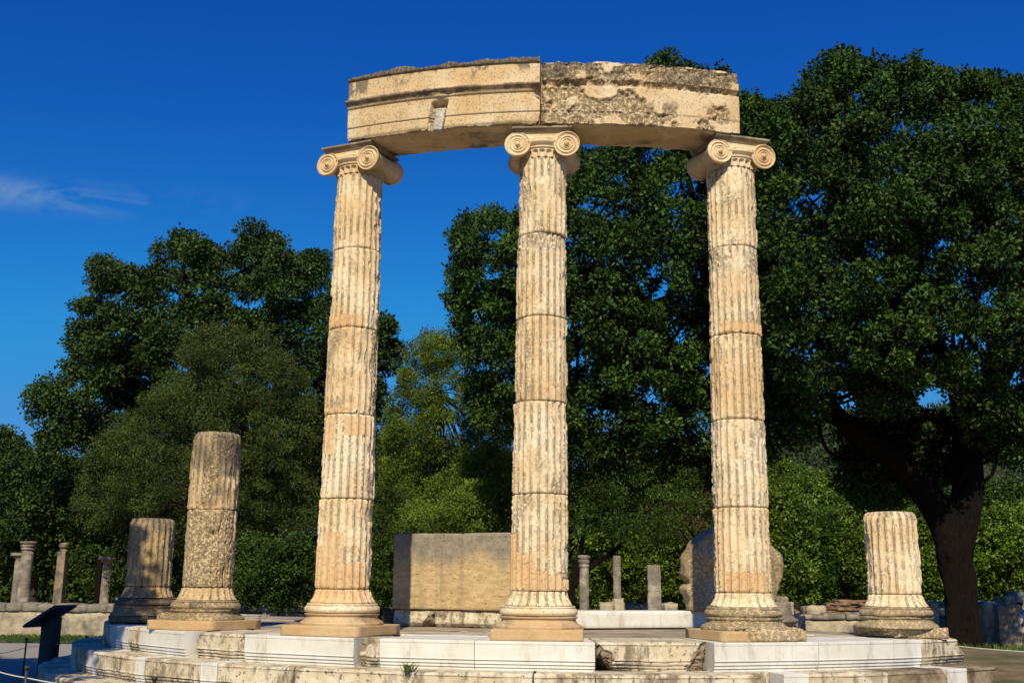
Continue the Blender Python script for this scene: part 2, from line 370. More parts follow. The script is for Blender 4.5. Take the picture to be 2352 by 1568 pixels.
def step_block(x0, x1, Rr, z0, h, kind, dr=(0, 0), depth=.95, seed=0, cuts=(), gap=.004, lab=None, name=None, dark=False):
    a0, a1 = ang_of(x0, Rr, z0+h*.5), ang_of(x1, Rr, z0+h*.5); return step_block_a(a0, a1, Rr, z0, h, kind, dr, depth, seed, cuts, gap, lab, name, dark=dark)
def step_block_a(a0, a1, Rr, z0, h, kind, dr=(0, 0), depth=.95, seed=0, cuts=(), gap=.004, lab=None, name=None, step=None, dark=False):
    fr = []
    for a, d, sg in ((a0, dr[0], 1), (a1, dr[1], -1)):
        e = np.array([math.sin(a), -math.cos(a)]); tt = np.array([math.cos(a), math.sin(a)])
        fr.append((e*(Rr+d)+tt*sg*gap, e))
    old = kind == 'old'
    V, F = prism(step_prof(depth, z0, h, old), fr[0], fr[1], step or (.016 if old else .05), 6)
    wear = np.zeros(len(V))
    if old:
        rr = np.hypot(V[:, 0], V[:, 1]); face = sstep(Rr-.3, Rr-.1, rr)
        V = rough(V, F, .007, 9, seed, 4, face); V = rough(V, F, .012, 2.2, seed+3, 2, face)
        for (P0, n, am) in cuts:
            V, wk = cut(V, P0, n, seed, am); wear = np.maximum(wear, wk)
        wear = np.maximum(wear, sstep(.2, .6, fbm(V, 5, 4, seed+5))*face*.6)
    nm = name or ('old_step_block' if old else 'marble_step_block')
    o = mk(nm, V, F, M['old_dark' if dark else 'old' if old else 'marble'], platform, old, {'wear': wear})
    if lab: o['label'] = lab
    return o
def P3D(x, y, Rr):
    r = ray(x, y); a = r[0]**2+r[1]**2; b = 2*(CP[0]*r[0]+CP[1]*r[1]); c = CP[0]**2+CP[1]**2-Rr**2
    d = b*b-4*a*c; t = (-b-math.sqrt(max(d, 0)))/(2*a); return CP+r*t
# top step (stylobate), left to right as in the photograph
z1, h1 = -.29, .29
T = [(236, 250, 'old', (0, 0)), (250, 293, 'new', (0, 0)), (293, 324, 'old', (-.01, -.01)), (324, 440, 'new', (.03, .10)),
     (446, 560, 'old', (-.02, -.02)), (560, 610, 'new', (0, 0)), (610, 818, 'new', (0, .06)),
     (868, 1089, 'new', (-.03, -.01)), (1089, 1366, 'new', (.0, .08)),
     (1636, 1881, 'new', (.06, 0)), (1881, 2054, 'new', (.0, 0)), (2054, 2118, 'new', (0, 0)), (2118, 2222, 'old', (0, -.03))]
for i, (x0, x1, kd, dr) in enumerate(T):
    cuts = ()
    if i == 4: cuts = [(P3D(452, 1465, RS), (-1, -.6, .9), .03)]
    if i == 12: cuts = [(P3D(2205, 1480, RS), (1.0, -.15, .75), .03)]
    step_block(x0, x1, RS, z1, h1, 'old' if kd == 'old' else 'new', dr, .95, 10+i, cuts)
# displaced and broken old block between third and fourth columns; small boulder by the second
a0, a1 = ang_of(1372, RS, -.15), ang_of(1630, RS, -.15)
step_block_a(a0, a1, RS, z1, h1, 'old', (-.06, -.02), .95, 71, [(P3D(1402, 1500, 7), (-1, -1.0, -1.0), .05), (P3D(1600, 1497, 7), (.8, -.9, -.45), .05), (P3D(1625, 1480, 7), (1, -.5, .6), .04)], lab='displaced old block with broken lower corners', name='broken_step_block')
a0, a1 = ang_of(824, RS, -.15), ang_of(866, RS, -.15)
step_block_a(a0, a1, RS, z1, h1, 'old', (.0, -.05), .5, 73, [(P3D(835, 1480, 7), (-.7, -1, .8), .03), (P3D(840, 1520, 7), (-.5, -1.2, -.8), .03)], name='broken_step_block')
# hidden backing core + rest of the ring
def sector(a0, a1, r0, r1, z0, z1_, mat, name, parent=platform, step=.09, kind=None, nseg=None):
    n = nseg or max(2, int((a1-a0)*r1/.25)); rings = []
    for k in range(n+1):
        a = a0+(a1-a0)*k/n; e = np.array([math.sin(a), -math.cos(a)])
        pr = np.array([(r1, z0), (r1, z1_-.004), (r1-.004, z1_), (r0+.004, z1_), (r0, z1_-.004), (r0, z0)])
        rings.append(np.stack([e[0]*pr[:, 0], e[1]*pr[:, 0], pr[:, 1]], 1))
    V, F = loft(rings, 2); return mk(name, V, F, mat, parent, False)
aL, aR = ang_of(236, RS, -.15), ang_of(2222, RS, -.15)
sector(R(-110), aL, 5.6, RS-.03, -.29, -.003, M['old'], 'rear_step_block')
# second step
T2 = [(176, 199, 'old'), (199, 219, 'new'), (219, 311, 'old'), (311, 332, 'new'), (332, 459, 'old'), (459, 496, 'new'), (496, 667, 'old'),
      (673, 926, 'old'), (926, 1222, 'old'), (1227, 1369, 'old'), (1369, 1518, 'old'), (1518, 1756, 'old'), (1800, 1862, 'new'), (1862, 2042, 'old'),
      (2045, 2178, 'old'), (2178, 2226, 'new'), (2226, 2290, 'old')]
for i, (x0, x1, kd) in enumerate(T2):
    cuts = ()
    if i == 16: cuts = [(P3D(2288, 1545, R2), (1, -.3, -.75), .03)]
    if i == 11: cuts = [(P3D(1742, 1553, R2), (1, -.3, .8), .03)]
    if i == 14: cuts = [(P3D(2170, 1548, R2), (1, -.5, .7), .02)]
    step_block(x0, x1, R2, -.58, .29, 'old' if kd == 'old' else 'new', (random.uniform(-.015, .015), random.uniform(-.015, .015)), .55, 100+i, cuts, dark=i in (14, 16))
sector(ang_of(1757, R2, -.4), ang_of(1799, R2, -.4), 6.6, R2-.28, -.58, -.29, M['old'], 'old_step_block')
aL2, aR2 = ang_of(176, R2, -.44), ang_of(2290, R2, -.44)
sector(R(-120), aL2, 6.6, R2-.02, -.58, -.292, M['old'], 'rear_step_block')
# bottom step
bx = [-1.42, -1.22, -1.03, -.86, -.70, -.55, -.38, -.24, -.08, .07, .22, .40, .56, .74]
for i in range(len(bx)-1):
    step_block_a(bx[i], bx[i+1], R3, -.87, .29, 'old', (random.uniform(-.02, .02),)*2, .6, 200+i)
sector(R(128), 2*math.pi-1.42, 7.1, R3-.02, -.87, -.583, M['old'], 'rear_step_block')
sector(R(128), 2*math.pi+.74, 6.6, R4, -1.15, -.872, M['wallstone'], 'foundation_course', nseg=96)
# paving: inner ring of slabs and cella floor
na = 26
for i in range(na):
    a0 = -2.2+i*(4.4/na)+random.uniform(-.01, .01)
    if a0 < R(-105) or a0 > R(43): continue
    if a0 > 1.05 and a0 < 2.2: rcut = 5.2
    else: rcut = 6.02; a1 = -2.2+(i+1)*(4.4/na)-.003
    rm = 5.0+random.uniform(-.25, .25)
    if rcut > rm+.05: sector(a0, a1, rm+.006, rcut, -.2, -.004-random.random()*.008, M['paving_pale'] if random.random() < .45 else M['paving'], 'paving_slab', nseg=3)
    sector(a0+.05, a1+.05-.0, 4.25, rm, -.2, -.010-random.random()*.01, M['paving'] if random.random() < .7 else M['paving_pale'], 'paving_slab', nseg=3)
sector(R(-115), R(47), 4.3, 6.3, -.9, -.045, M['paving'], 'floor_bed', nseg=64); sector(R(-52), R(47), 2.9, 4.31, -.9, -.008, M['paving'], 'floor_bed', nseg=48); sector(0, 2*math.pi-.001, .0, 7.2, -1.1, -.80, M['wallgrey'], 'earth_filled_core', nseg=64)
for (x0, x1, r0, r1) in ((1880, 2010, 6.05, 6.35), (820, 1120, 5.9, 6.0), (1790, 1870, 5.5, 5.62)):
    sector(ang_of(x0, r1, 0), ang_of(x1, r1, 0), r0, r1, -.05, .002, M['marble'], 'marble_strip', nseg=6)

# cella wall base: white block, old blocks, big slab, ring stone
def line_block(name, A, B, depth, z0, z1_, mat, step, label=None, cat=None, parent=None, old=0, seed=0, cuts=(), prof=None, b=.01):
    A = np.array(A, float); B = np.array(B, float); d = (B-A)/np.linalg.norm(B-A); e = np.array([d[1], -d[0]])
    V, F = prism(prof or box_prof(depth, z0, z1_, b), (A, e), (B, e), step, 6)
    wear = np.zeros(len(V))
    if old: V = rough(V, F, old, 8, seed); V = rough(V, F, old*1.5, 2, seed+1, 2)
    for (P0, n, am) in cuts: V, wk = cut(V, P0, n, seed, am); wear = np.maximum(wear, wk)
    o = mk(name, V, F, mat, parent, True, {'wear': wear, 'lichen': wear*0, 'repair': wear*0})
    if label: tag(o, label, cat)
    return o
line_block('marble_wall_block', (-.12, -3.86), (2.45, -2.72), .55, .012, .235, M['marble'], .05, 'long low white marble block on the floor behind the middle and right tall columns', 'wall block', b=.008)
pb = lambda z0, z1_: [(-.05, z0), (-.0, z0+.05), (0, z0+.12), (-.012, z0+.125), (-.012, z1_-.02), (-.03, z1_), (-.5, z1_), (-.5, z0)]
line_block('wall_base_block', (-2.26, -3.0), (-1.68, -3.21), .5, 0, .222, M['old'], .018, 'short chipped old marble base block under the left end of the big slab', 'wall block', old=.007, seed=31, cuts=[(P3D(960, 1435, 3.7), (.6, -1, -1.1), .04)], prof=pb(0, .222))
line_block('wall_base_block', (-1.66, -3.22), (-.3, -3.72), .5, 0, .222, M['old'], .018, 'long spotted old marble base block under the right part of the big slab', 'wall block', old=.006, seed=33, prof=pb(0, .222))
line_block('standing_slab', (-2.285, -3.02), (-.25, -3.78), .38, .226, 1.252, M['slab'], .03, 'huge upright limestone slab, grey above and ochre below, left of the middle column', 'stone slab', old=.004, seed=37, b=.012)
# ring stone: irregular disc on the white block
ol = [(1600, 1234), (1581, 1253), (1568, 1276), (1563, 1298), (1565, 1319), (1576, 1338), (1563, 1350), (1571, 1373), (1576, 1398), (1640, 1400), (1700, 1400), (1765, 1398), (1780, 1372), (1795, 1340), (1799, 1313), (1793, 1280), (1784, 1268), (1769, 1254), (1745, 1225), (1690, 1208), (1640, 1216)]
oc = densify([atY(x, y, -2.74)[[0, 2]] for x, y in ol], .03); cc = oc.mean(0); rings = []
ex = np.array([math.cos(R(12)), math.sin(R(12))]); ey = np.array([-ex[1], ex[0]]); c3 = atY(1682, 1340, -2.74)
for k, (dep, sc) in enumerate(((-.17, .93), (-.15, .98), (-.09, 1), (0, 1.0), (.09, 1), (.15, .97), (.17, .9))):
    pts = cc+(oc-cc)*np.array([sc, 1-(1-sc)*.6]); rel = pts[:, 0]-c3[0]
    rings.append(np.stack([c3[0]+ex[0]*rel+ey[0]*dep, -2.74+ex[1]*rel+ey[1]*dep, np.maximum(pts[:, 1], .237)], 1))
V, F = loft(rings, 24); V = rough(V, F, .022, 9, 5, 5); V = rough(V, F, .03, 3, 8, 2); V[:, 2] = np.maximum(V[:, 2], .237)
tag(mk('upright_round_stone', V, F, M['column_grey'], None, True, {'wear': np.full(len(V), .5), 'lichen': sstep(2.6, 3.1, V[:, 0])*.5, 'repair': np.zeros(len(V))}), 'rough rounded upright stone standing behind the right tall column on the white block', 'stone')

# ------------------------------------------------------------------ columns
def colpos(k): a = TH0+R(20*k); return np.array([6.5*math.sin(a), -6.5*math.cos(a)]), a
def shaft_r(z): return .318-.029*sstep(.3, 5.6, z)*1.0 if z > 0 else .318
NF = 22
def drum(z0, z1_, seed, wear=.4, smoothness=0., repair=(), greys=0., gouge=None, cx=0, cy=0, edge=.012, nstep=.0115, rot=0, flare=False, top_break=0):
    nth = NF*12; n = max(8, int((z1_-z0)/nstep)); th = np.arange(nth)*2*math.pi/nth; zz = np.linspace(z0, z1_, n)
    T_, Z = np.meshgrid(th, zz); T_ = T_.ravel(); Z = Z.ravel()
    base = .318-.029*sstep(.3, 5.6, Z)
    if flare:      # apophyge: swells to the torus
        base = base+.088*np.clip((.515-Z)/(.515-.325), 0, 1)**2.4
    P = np.stack([np.cos(T_)*.32, np.sin(T_)*.32, Z], 1)
    u = ((T_/(2*math.pi)*NF+rot) % 1.0); uu = 2*u-1
    fl = np.sqrt(np.clip(1-(uu*1.16)**2, 0, 1)); fd = .030*(base/.318)
    fillet = sstep(.55, .9, np.abs(uu))
    if flare: fl = fl*sstep(.335, .40, Z)
    wl = fbm(P, 2.1, 3, seed)*.55+fbm(P*np.array([1, 1, .35]), 5, 3, seed+4)*.45
    W = sstep(.22, .78, wl+wear-.42)             # how far the surface has worn away
    rep = np.zeros(len(P))
    tdeg = np.degrees(T_) % 360
    for (t0, t1, za, zb) in repair:
        tt = (tdeg-t0) % 360; span = (t1-t0) % 360
        nzr = fbm(P, 6, 2, seed+20)*.03
        inside = (tt > 0) & (tt < span) & (Z+nzr > za) & (Z+nzr < zb); rep = np.maximum(rep, inside*1.0)
    W = W*(1-rep)
    r = base-fd*fl*(1-.62*W)
    hf = fbm(P, 26, 4, seed+9, .7); hm = fbm(P, 9, 3, seed+10)
    pitf = np.clip(fbm(P*np.array([1, 1, .7]), 42, 2, seed+11), -1, 1)
    er = (.35+.65*W)*fillet*(1-rep)
    r = r-er*(.012+.012*hf)-W*.006*(1+hm)-np.clip(pitf-.25, 0, 1)*.020*(fillet*.8+W*.7)*(1-rep)
    bite = np.clip(fbm(P*np.array([1, 1, .55]), 7, 3, seed+12)-.18, 0, 1); r = r-bite*(.050*fillet+.030*W)*(1-rep)*(not flare)
    r = r+hm*.0035*(1-rep*.7)-W*np.clip(hf, -1, 1)*.007+hf*.0014
    # chipped joint edges
    ed = np.minimum(Z-z0, z1_-Z); chip = np.clip(1-ed/(edge*(1.2+2.4*np.clip(fbm(P, 7, 3, seed+14)+.1, 0, 1))), 0, 1)
    r = r-chip**1.5*(.008+.026*np.clip(fbm(P, 5, 3, seed+15), 0, 1))
    if top_break:
        dt = np.clip((Z-(z1_-.05-.10*top_break*np.clip(fbm(P, 2.5, 2, seed+30)+.3, 0, 1)))/.08, 0, 1); r = r-dt*.045*top_break
    if gouge:
        for (tg, zg, rad, dep) in gouge:
            dd = ((((tdeg-tg+180) % 360)-180)*math.pi/180*.32/rad)**2+((Z-zg)/rad)**2; r = r-np.exp(-dd*1.2)*dep*(1+.4*hm)
    V = np.stack([cx+np.cos(T_)*r, cy+np.sin(T_)*r, Z], 1)
    F = [gridF(n, nth, True)]
    # caps
    nV = len(V); bot = np.arange(nth); top = nV-nth+np.arange(nth)
    Vc = np.array([[cx, cy, z0+.002], [cx, cy, z1_-.002]]); V = np.concatenate([V, Vc]); j2 = np.roll(np.arange(nth), -1)
    F.append(np.stack([np.full(nth, nV), bot[j2], bot], 1)); F.append(np.stack([np.full(nth, nV+1), top, top[j2]], 1))
    e2 = lambda a, v: np.concatenate([a, [v, v]])
    wearA = np.clip(W*.8+fillet*(1-rep)*sstep(-.35, .25, fbm(P, 4, 3, seed+17)+.1)*.85, 0, 1)
    lich = greys*sstep(-.2, .5, fbm(P, 1.6, 3, seed+40)+greys-.3)
    if top_break: lich = np.maximum(lich, sstep(z1_-.45, z1_, Z)*.7)
    if flare: lich = np.maximum(lich, sstep(.43, .35, Z)*.42)
    return V, F, {'wear': e2(wearA, .5), 'lichen': e2(lich, .5 if top_break else 0), 'repair': e2(rep, 0)}
def lathe(prof, n, step=.012, rn=0, seed=0, wob=0):
    pr = densify(prof, step, False); th = np.arange(n)*2*math.pi/n
    rings = np.stack([np.stack([p[0]*np.cos(th), p[0]*np.sin(th), np.full(n, p[1])], 1) for p in pr]); V = rings.reshape(-1, 3); F = [gridF(len(pr), n, True)]
    nV = len(V); V = np.concatenate([V, [[0, 0, pr[0][1]], [0, 0, pr[-1][1]]]]); j = np.arange(n); j2 = np.roll(j, -1); l = (len(pr)-1)*n
    F.append(np.stack([np.full(n, nV), j2, j], 1)); F.append(np.stack([np.full(n, nV+1), l+j, l+j2], 1))
    if rn: V = rough(V, F, rn, 12, seed, 4); V = rough(V, F, rn*1.3, 3, seed+1, 2)
    return V, F
def att(V, lich=0., wear=0., rep=0.): 
    n = len(V); f = lambda a: np.full(n, a) if np.isscalar(a) else a
    return {'wear': f(wear), 'lichen': f(lich), 'repair': f(rep)}
def add_base(root, seed, plinth_rot=0, plinth='square', old=0, lich=.35):
    # plinth (square), lower disc with scotia, torus
    s = .478
    if plinth == 'square':
        V, F = box(0, 0, .003, 2*s, 2*s, .112, plinth_rot, .03, .006); V = rough(V, F, .002, 9, seed); mk('plinth', V, F, M['repair'], root, True, att(V, lich*.25))
    elif plinth == 'split':       # restored plinth with the broken original set into it
        V, F = box(0, 0, .003, 2*s, 2*s, .105, plinth_rot, .03, .006); mk('plinth', V, F, M['repair'], root, True, att(V, .1))
    elif plinth == 'broken':
        s *= .84; V, F = box(.03, 0, .003, 2*s, 2*s, .125, plinth_rot, .02, .02); V = rough(V, F, .014, 10, seed); V = rough(V, F, .02, 3, seed+2, 2)
        ca, sa = math.cos(plinth_rot), math.sin(plinth_rot)
        V, wk = cut(V, (-.30*ca, -.30*sa, .02), (-ca+.45*sa, -sa-.45*ca, -.5), seed, .05); V[:, 2] = np.maximum(V[:, 2], .003); mk('plinth', V, F, M['column_mid'], root, True, att(V, .25, .6))
    V, F = lathe([(.40, .11), (.465, .112), (.468, .135), (.455, .15), (.425, .165), (.402, .19), (.398, .21), (.415, .222), (.42, .235), (.40, .240), (.30, .241)], 120, .008, .0015 if not old else .008, seed)
    nv = fbm(V, 2.5, 3, seed+7); mk('base_disc', V, F, M['repair'] if not old else M['column_grey'], root, True, att(V, np.clip(lich*.55+nv*.5, 0, 1), old*.6))
    V, F = lathe([(.30, .242), (.385, .243), (.405, .250), (.418, .268), (.420, .283), (.412, .303), (.397, .318), (.385, .322), (.392, .328), (.392, .338), (.385, .345), (.3, .346)], 120, .006, .002+.004*old, seed+3)
    V[:, 2] += 0; nv = fbm(V, 2.2, 3, seed+9); mk('torus_moulding', V, F, M['column'] if not old else M['column_grey'], root, True, att(V, np.clip(lich+nv*.55, 0, 1), old*.5))
def capital_parts(root, zt, cx=0, cy=0, seed=0, greys=0):
    """faces local -y and +y.  zt: top of abacus"""
    m = M['capital']; hw = .345
    cap = None
    # abacus: thin moulded plate
    pr = [(0, zt-.050), (.012, zt-.046), (.030, zt-.026), (.040, zt-.022), (.040, zt-.002), (.0, zt)]
    ringsV = []
    for (d, z) in [(-.06, zt-.052)]+pr+[(-.10, zt)]:
        w_ = hw-.04+d; k = 12; e = np.linspace(-w_, w_, k, endpoint=False)
        ringsV.append(np.concatenate([np.stack([e, np.full(k, -w_), np.full(k, z)], 1), np.stack([np.full(k, w_), e, np.full(k, z)], 1), np.stack([-e, np.full(k, w_), np.full(k, z)], 1), np.stack([np.full(k, -w_), -e, np.full(k, z)], 1)]))
    V, F = loft(ringsV, 3); V[:, 0] += cx; V[:, 1] += cy
    cap_root = mk('capital', *body_capital(zt, cx, cy, seed), m, root, True, None)
    me = cap_root.data; n = len(me.vertices)
    mk('abacus', V, F, m, cap_root, False, att(V, .85))
    zc = zt-.052-.150; vr = .150
    for sx in (-1, 1):
        # bolster (trumpet) with flared ends, axis along y
        ys = np.linspace(-.285, .285, 40); rr = .088+.058*np.abs(ys/.285)**1.8; rr += .006*np.exp(-(ys/.03)**2)+.004*np.exp(-((np.abs(ys)-.09)/.015)**2)
        a = np.arange(40)*2*math.pi/40
        rings = [np.stack([sx*.283+cx+r*np.cos(a), np.full(40, y+cy), zc+(vr-r)*.55+r*np.sin(a)], 1) for y, r in zip(ys, rr)]
        V, F = loft(rings, 3); V = rough(V, F, .002, 12, seed+sx); mk('bolster', V, F, m, cap_root, True, att(V, .1))
        for sy in (-1, 1):
            # spiral volute relief disc
            nr, na_ = 46, 120; rad = np.linspace(.0005, vr, nr); aa = np.arange(na_)*2*math.pi/na_
            RR, AA = np.meshgrid(rad, aa, indexing='ij'); ph = (np.log(vr/np.maximum(RR, 1e-3))/.43*1.0-sx*sy*-1*AA/(2*math.pi)) % 1.0
            turns = 0
            hgt = .008*np.exp(-((np.minimum(ph, 1-ph))/.13)**2)-.011*np.sin(math.pi*ph)**2*np.sqrt(RR/vr)
            hgt = np.where(RR < .036, .0, hgt)+np.where(RR < .030, np.sqrt(np.clip(.030**2-RR**2, 0, 1))*1.1, 0)
            hgt = hgt*np.clip((vr-RR)/.003, 0, 1)+np.where(RR > vr-.016, .008*np.clip((vr-RR)/.003, 0, 1), 0)
            off = .285+.012
            X = sx*.283+RR*np.cos(AA); Zz = zc+RR*np.sin(AA); Y = sy*(off+hgt)
            ringsA = [np.stack([cx+X[i], cy+Y[i], Zz[i]], 1) for i in range(nr)][::-1]
            back = np.stack([cx+sx*.283+vr*np.cos(aa), np.full(na_, cy+sy*.265), zc+vr*np.sin(aa)], 1)
            rings2 = [back]+ringsA
            if sy > 0: rings2 = [r_[::-1] for r_ in rings2]
            V, F = loft(rings2, 2); V = rough(V, F, .0016, 18, seed+7); mk('volute', V, F, m, cap_root, True, att(V, .05+.1*greys))
    return cap_root
def body_capital(zt, cx, cy, seed):
    parts = []
    # canalis block between the volutes (both faces) : top band
    z0, z1_ = zt-.135, zt-.048
    for sy in (-1, 1):
        o = np.array([cx, cy])
        prof = [(0, z0), (.006, z0+.004), (.006, z0+.014), (-.006, z0+.020), (-.006, z1_-.012), (.004, z1_-.008), (.004, z1_), (-.30, z1_), (-.30, z0)]
        A = (o+np.array([-.283*(-sy), .288*sy]), np.array([0, sy])); B = (o+np.array([.283*(-sy), .288*sy]), np.array([0, sy]))
        parts.append(prism(prof, A, B, .02, 2))
    # raised cushion in the middle and corner palmettes
    for sy in (-1, 1):
        V, F = box(cx, cy+sy*.262, zt-.165, .20, .075, .036, 0, .012, .012); parts.append((V, F))
        for sx in (-1, 1):
            u = np.linspace(0, 2*math.pi, 24, endpoint=False); v = np.linspace(-.98, .98, 12)
            rings = [np.stack([cx+sx*.118+.050*math.sqrt(1-t*t)*np.cos(u), cy+sy*.285+.030*math.sqrt(1-t*t)*np.sin(u), zt-.150+.036*t-sx*0+.35*.05*math.sqrt(1-t*t)*np.cos(u)*sx*-1], 1) for t in v]
            parts.append(loft(rings, 2))
    # echinus ring + astragal
    parts.append(lathe([(.20, zt-.25), (.292, zt-.248), (.305, zt-.240), (.308, zt-.228), (.296, zt-.218), (.312, zt-.205), (.335, zt-.180), (.335, zt-.165), (.30, zt-.15), (.2, zt-.14)], 88, .006))
    V, F = parts[-1]; V[:, 0] += cx; V[:, 1] += cy
    # fluted neck with rounded flute tops
    nth = NF*12; zz = np.linspace(zt-.345, zt-.240, 22); th = np.arange(nth)*2*math.pi/nth
    rings = []
    for z in zz:
        u = (th/(2*math.pi)*NF) % 1; uu = 2*u-1; top = zt-.262; g = np.clip(1-(uu*1.18)**2, 0, 1)
        if z > top-.025: g = np.clip(1-(uu*1.18)**2-(max(z-(top-.025), 0)/.025)**2, 0, 1)
        r = .291-.033*np.sqrt(g); rings.append(np.stack([cx+r*np.cos(th), cy+r*np.sin(th), np.full(nth, z)], 1))
    V, F = loft(rings, 2); parts.append((V, F))
    V, F = join(*parts); return V, F
GL = 'fluted stone columns round the front of the platform'
def col_root(k, label, lean=0):
    c, a = colpos(k); o = empty('stone_column', (c[0], c[1], 0), a); tag(o, label, 'column', GL); return o, a
def place(root, name, D, mat, tilt=0): V, F, A = D; return mk(name, V, F, mat, root, True, A)
def tall(k, joints, seed, label, prot=0, plinth='square', lean=(0, 0), old=0, wears=None, reps=None, mat='column', lich=.35):
    root, a = col_root(k, label); H = 5.7145; hh = math.cos(-a), math.sin(-a)
    # lean given in world x -> local frame
    def off(z): t = z/H; lx, ly = lean; return (lx*hh[0])*t, (lx*hh[1])*t
    add_base(root, seed, prot, plinth, old, lich)
    js = [.346]+joints+[H-.345]
    for i in range(len(js)-1):
        z0, z1_ = js[i]+.003, js[i+1]-.003; cx, cy = off((z0+z1_)/2); jt = (np.sin(seed*7+i*3.1)*.004)
        D = drum(z0, z1_, seed*10+i, wear=(wears[i] if wears else .42), repair=(reps[i] if reps and reps[i] else ()), cx=cx+jt, cy=cy, flare=(i == 0), rot=.5 if i == 0 else .5, greys=.06)
        place(root, 'lower_shaft_ring' if i == 0 else 'shaft_drum', D, M[('column', 'column_pale', 'column_ochre', 'column')[(seed+i*5) % 4]])
    cx, cy = off(H); capital_parts(root, H, cx, cy, seed)
    return root
# local azimuth 270 deg faces outwards / the camera
c2 = tall(-1, [.500, 1.494, 2.453, 3.471, 4.435], 11, 'tall complete column holding up the left end of the curved beam', R(0), lean=(.0, 0), wears=[.25, .42, .50, .66, .58, .45],
     reps=[[(180, 350, .3, .52)], [(190, 250, .5, .95), (248, 300, .5, 1.12), (300, 352, .5, .80)], [(235, 262, 2.0, 2.43), (290, 352, 2.2, 2.44)], [(225, 300, 2.45, 2.52)], [(200, 330, 3.48, 3.62)], None])
c3_ = tall(0, [.497, 1.521, 2.531, 3.489, 4.460], 23, 'tall complete column in the middle, under the joint of the two beam blocks', R(0), lean=(.035, 0), wears=[.30, .50, .45, .55, .60, .62],
     reps=[None, [(185, 222, .5, 1.10), (220, 262, .5, .88), (262, 320, .5, .68), (318, 352, .5, .62)], None, None, None, None])
c4 = tall(1, [.498, 1.414, 2.385, 3.365, 4.402], 35, 'tall complete column holding up the right end of the curved beam', R(0), lean=(.036, 0), old=.9, wears=[.35, .34, .42, .45, .55, .60], lich=.25,
     reps=[None, [(200, 300, .5, .72)], None, None, [(200, 340, 3.37, 3.50)], None], plinth='split')
# weathered original plinth fragment in front of the restored one (fourth column)
V, F = box(.07, -.02, .004, .76, .975, .125, 0, .02, .02); V = rough(V, F, .012, 10, 61); V = rough(V, F, .02, 3.3, 62, 2); V, wk = cut(V, (-.26, -.45, .06), (-1, -1.1, .1), 61, .05); V[:, 2] = np.maximum(V[:, 2], .004)
mk('plinth_fragment', V, F, M['column_mid'], c4, True, att(V, .2, .5))
# broken stumps
def stump(k, joints, top, seed, label, plinth, prot, mat, wears, greys, gouge=None, old=.9, reps=None, lich=.5, dx=0, base_d=0):
    root, a = col_root(k, label)
    if dx or base_d: root.location.x += dx; root.location.y += base_d
    add_base(root, seed, prot, plinth, old, lich); js = [.346]+joints+[top]
    for i in range(len(js)-1):
        last = i == len(js)-2
        D = drum(js[i]+.003, js[i+1]-.003, seed*10+i, wear=wears[i], greys=greys[i], flare=(i == 0), top_break=1. if last else 0, gouge=(gouge or {}).get(i), rot=.5, repair=(reps or {}).get(i, ()), edge=.014)
        place(root, 'lower_shaft_ring' if i == 0 else 'shaft_drum', D, M[mat])
    return root
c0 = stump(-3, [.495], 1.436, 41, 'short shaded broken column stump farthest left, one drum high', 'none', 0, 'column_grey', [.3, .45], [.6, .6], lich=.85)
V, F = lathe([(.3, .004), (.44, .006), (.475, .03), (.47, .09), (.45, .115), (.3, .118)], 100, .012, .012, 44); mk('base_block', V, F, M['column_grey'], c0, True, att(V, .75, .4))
c1 = stump(-2, [.500, 1.444], 2.414, 53, 'broken column of two rough drums between the shaded stump and the tall left column', 'square', R(19), 'column_mid', [.3, 1.05, .72], [.35, .05, .75], gouge={1: [(330, 1.12, .09, .05), (345, 1.02, .12, .04)], 2: [(300, 1.46, .10, .05), (330, 1.47, .08, .04)]}, lich=.6)
V, F = box(-.40, -.26, .004, .20, .26, .19, R(19), .016, .03); V = rough(V, F, .02, 9, 66); V[:, 2] = np.maximum(V[:, 2], .004); mk('plinth_fragment', V, F, M['column_grey'], c1, True, att(V, .4, .8))
c5 = stump(2, [.494], 1.454, 67, 'short sunlit broken column stump at the right of the platform, one drum high', 'broken', R(-31), 'column', [.25, .36], [.15, .18], lich=.3, old=.7, dx=-.02, base_d=.0)

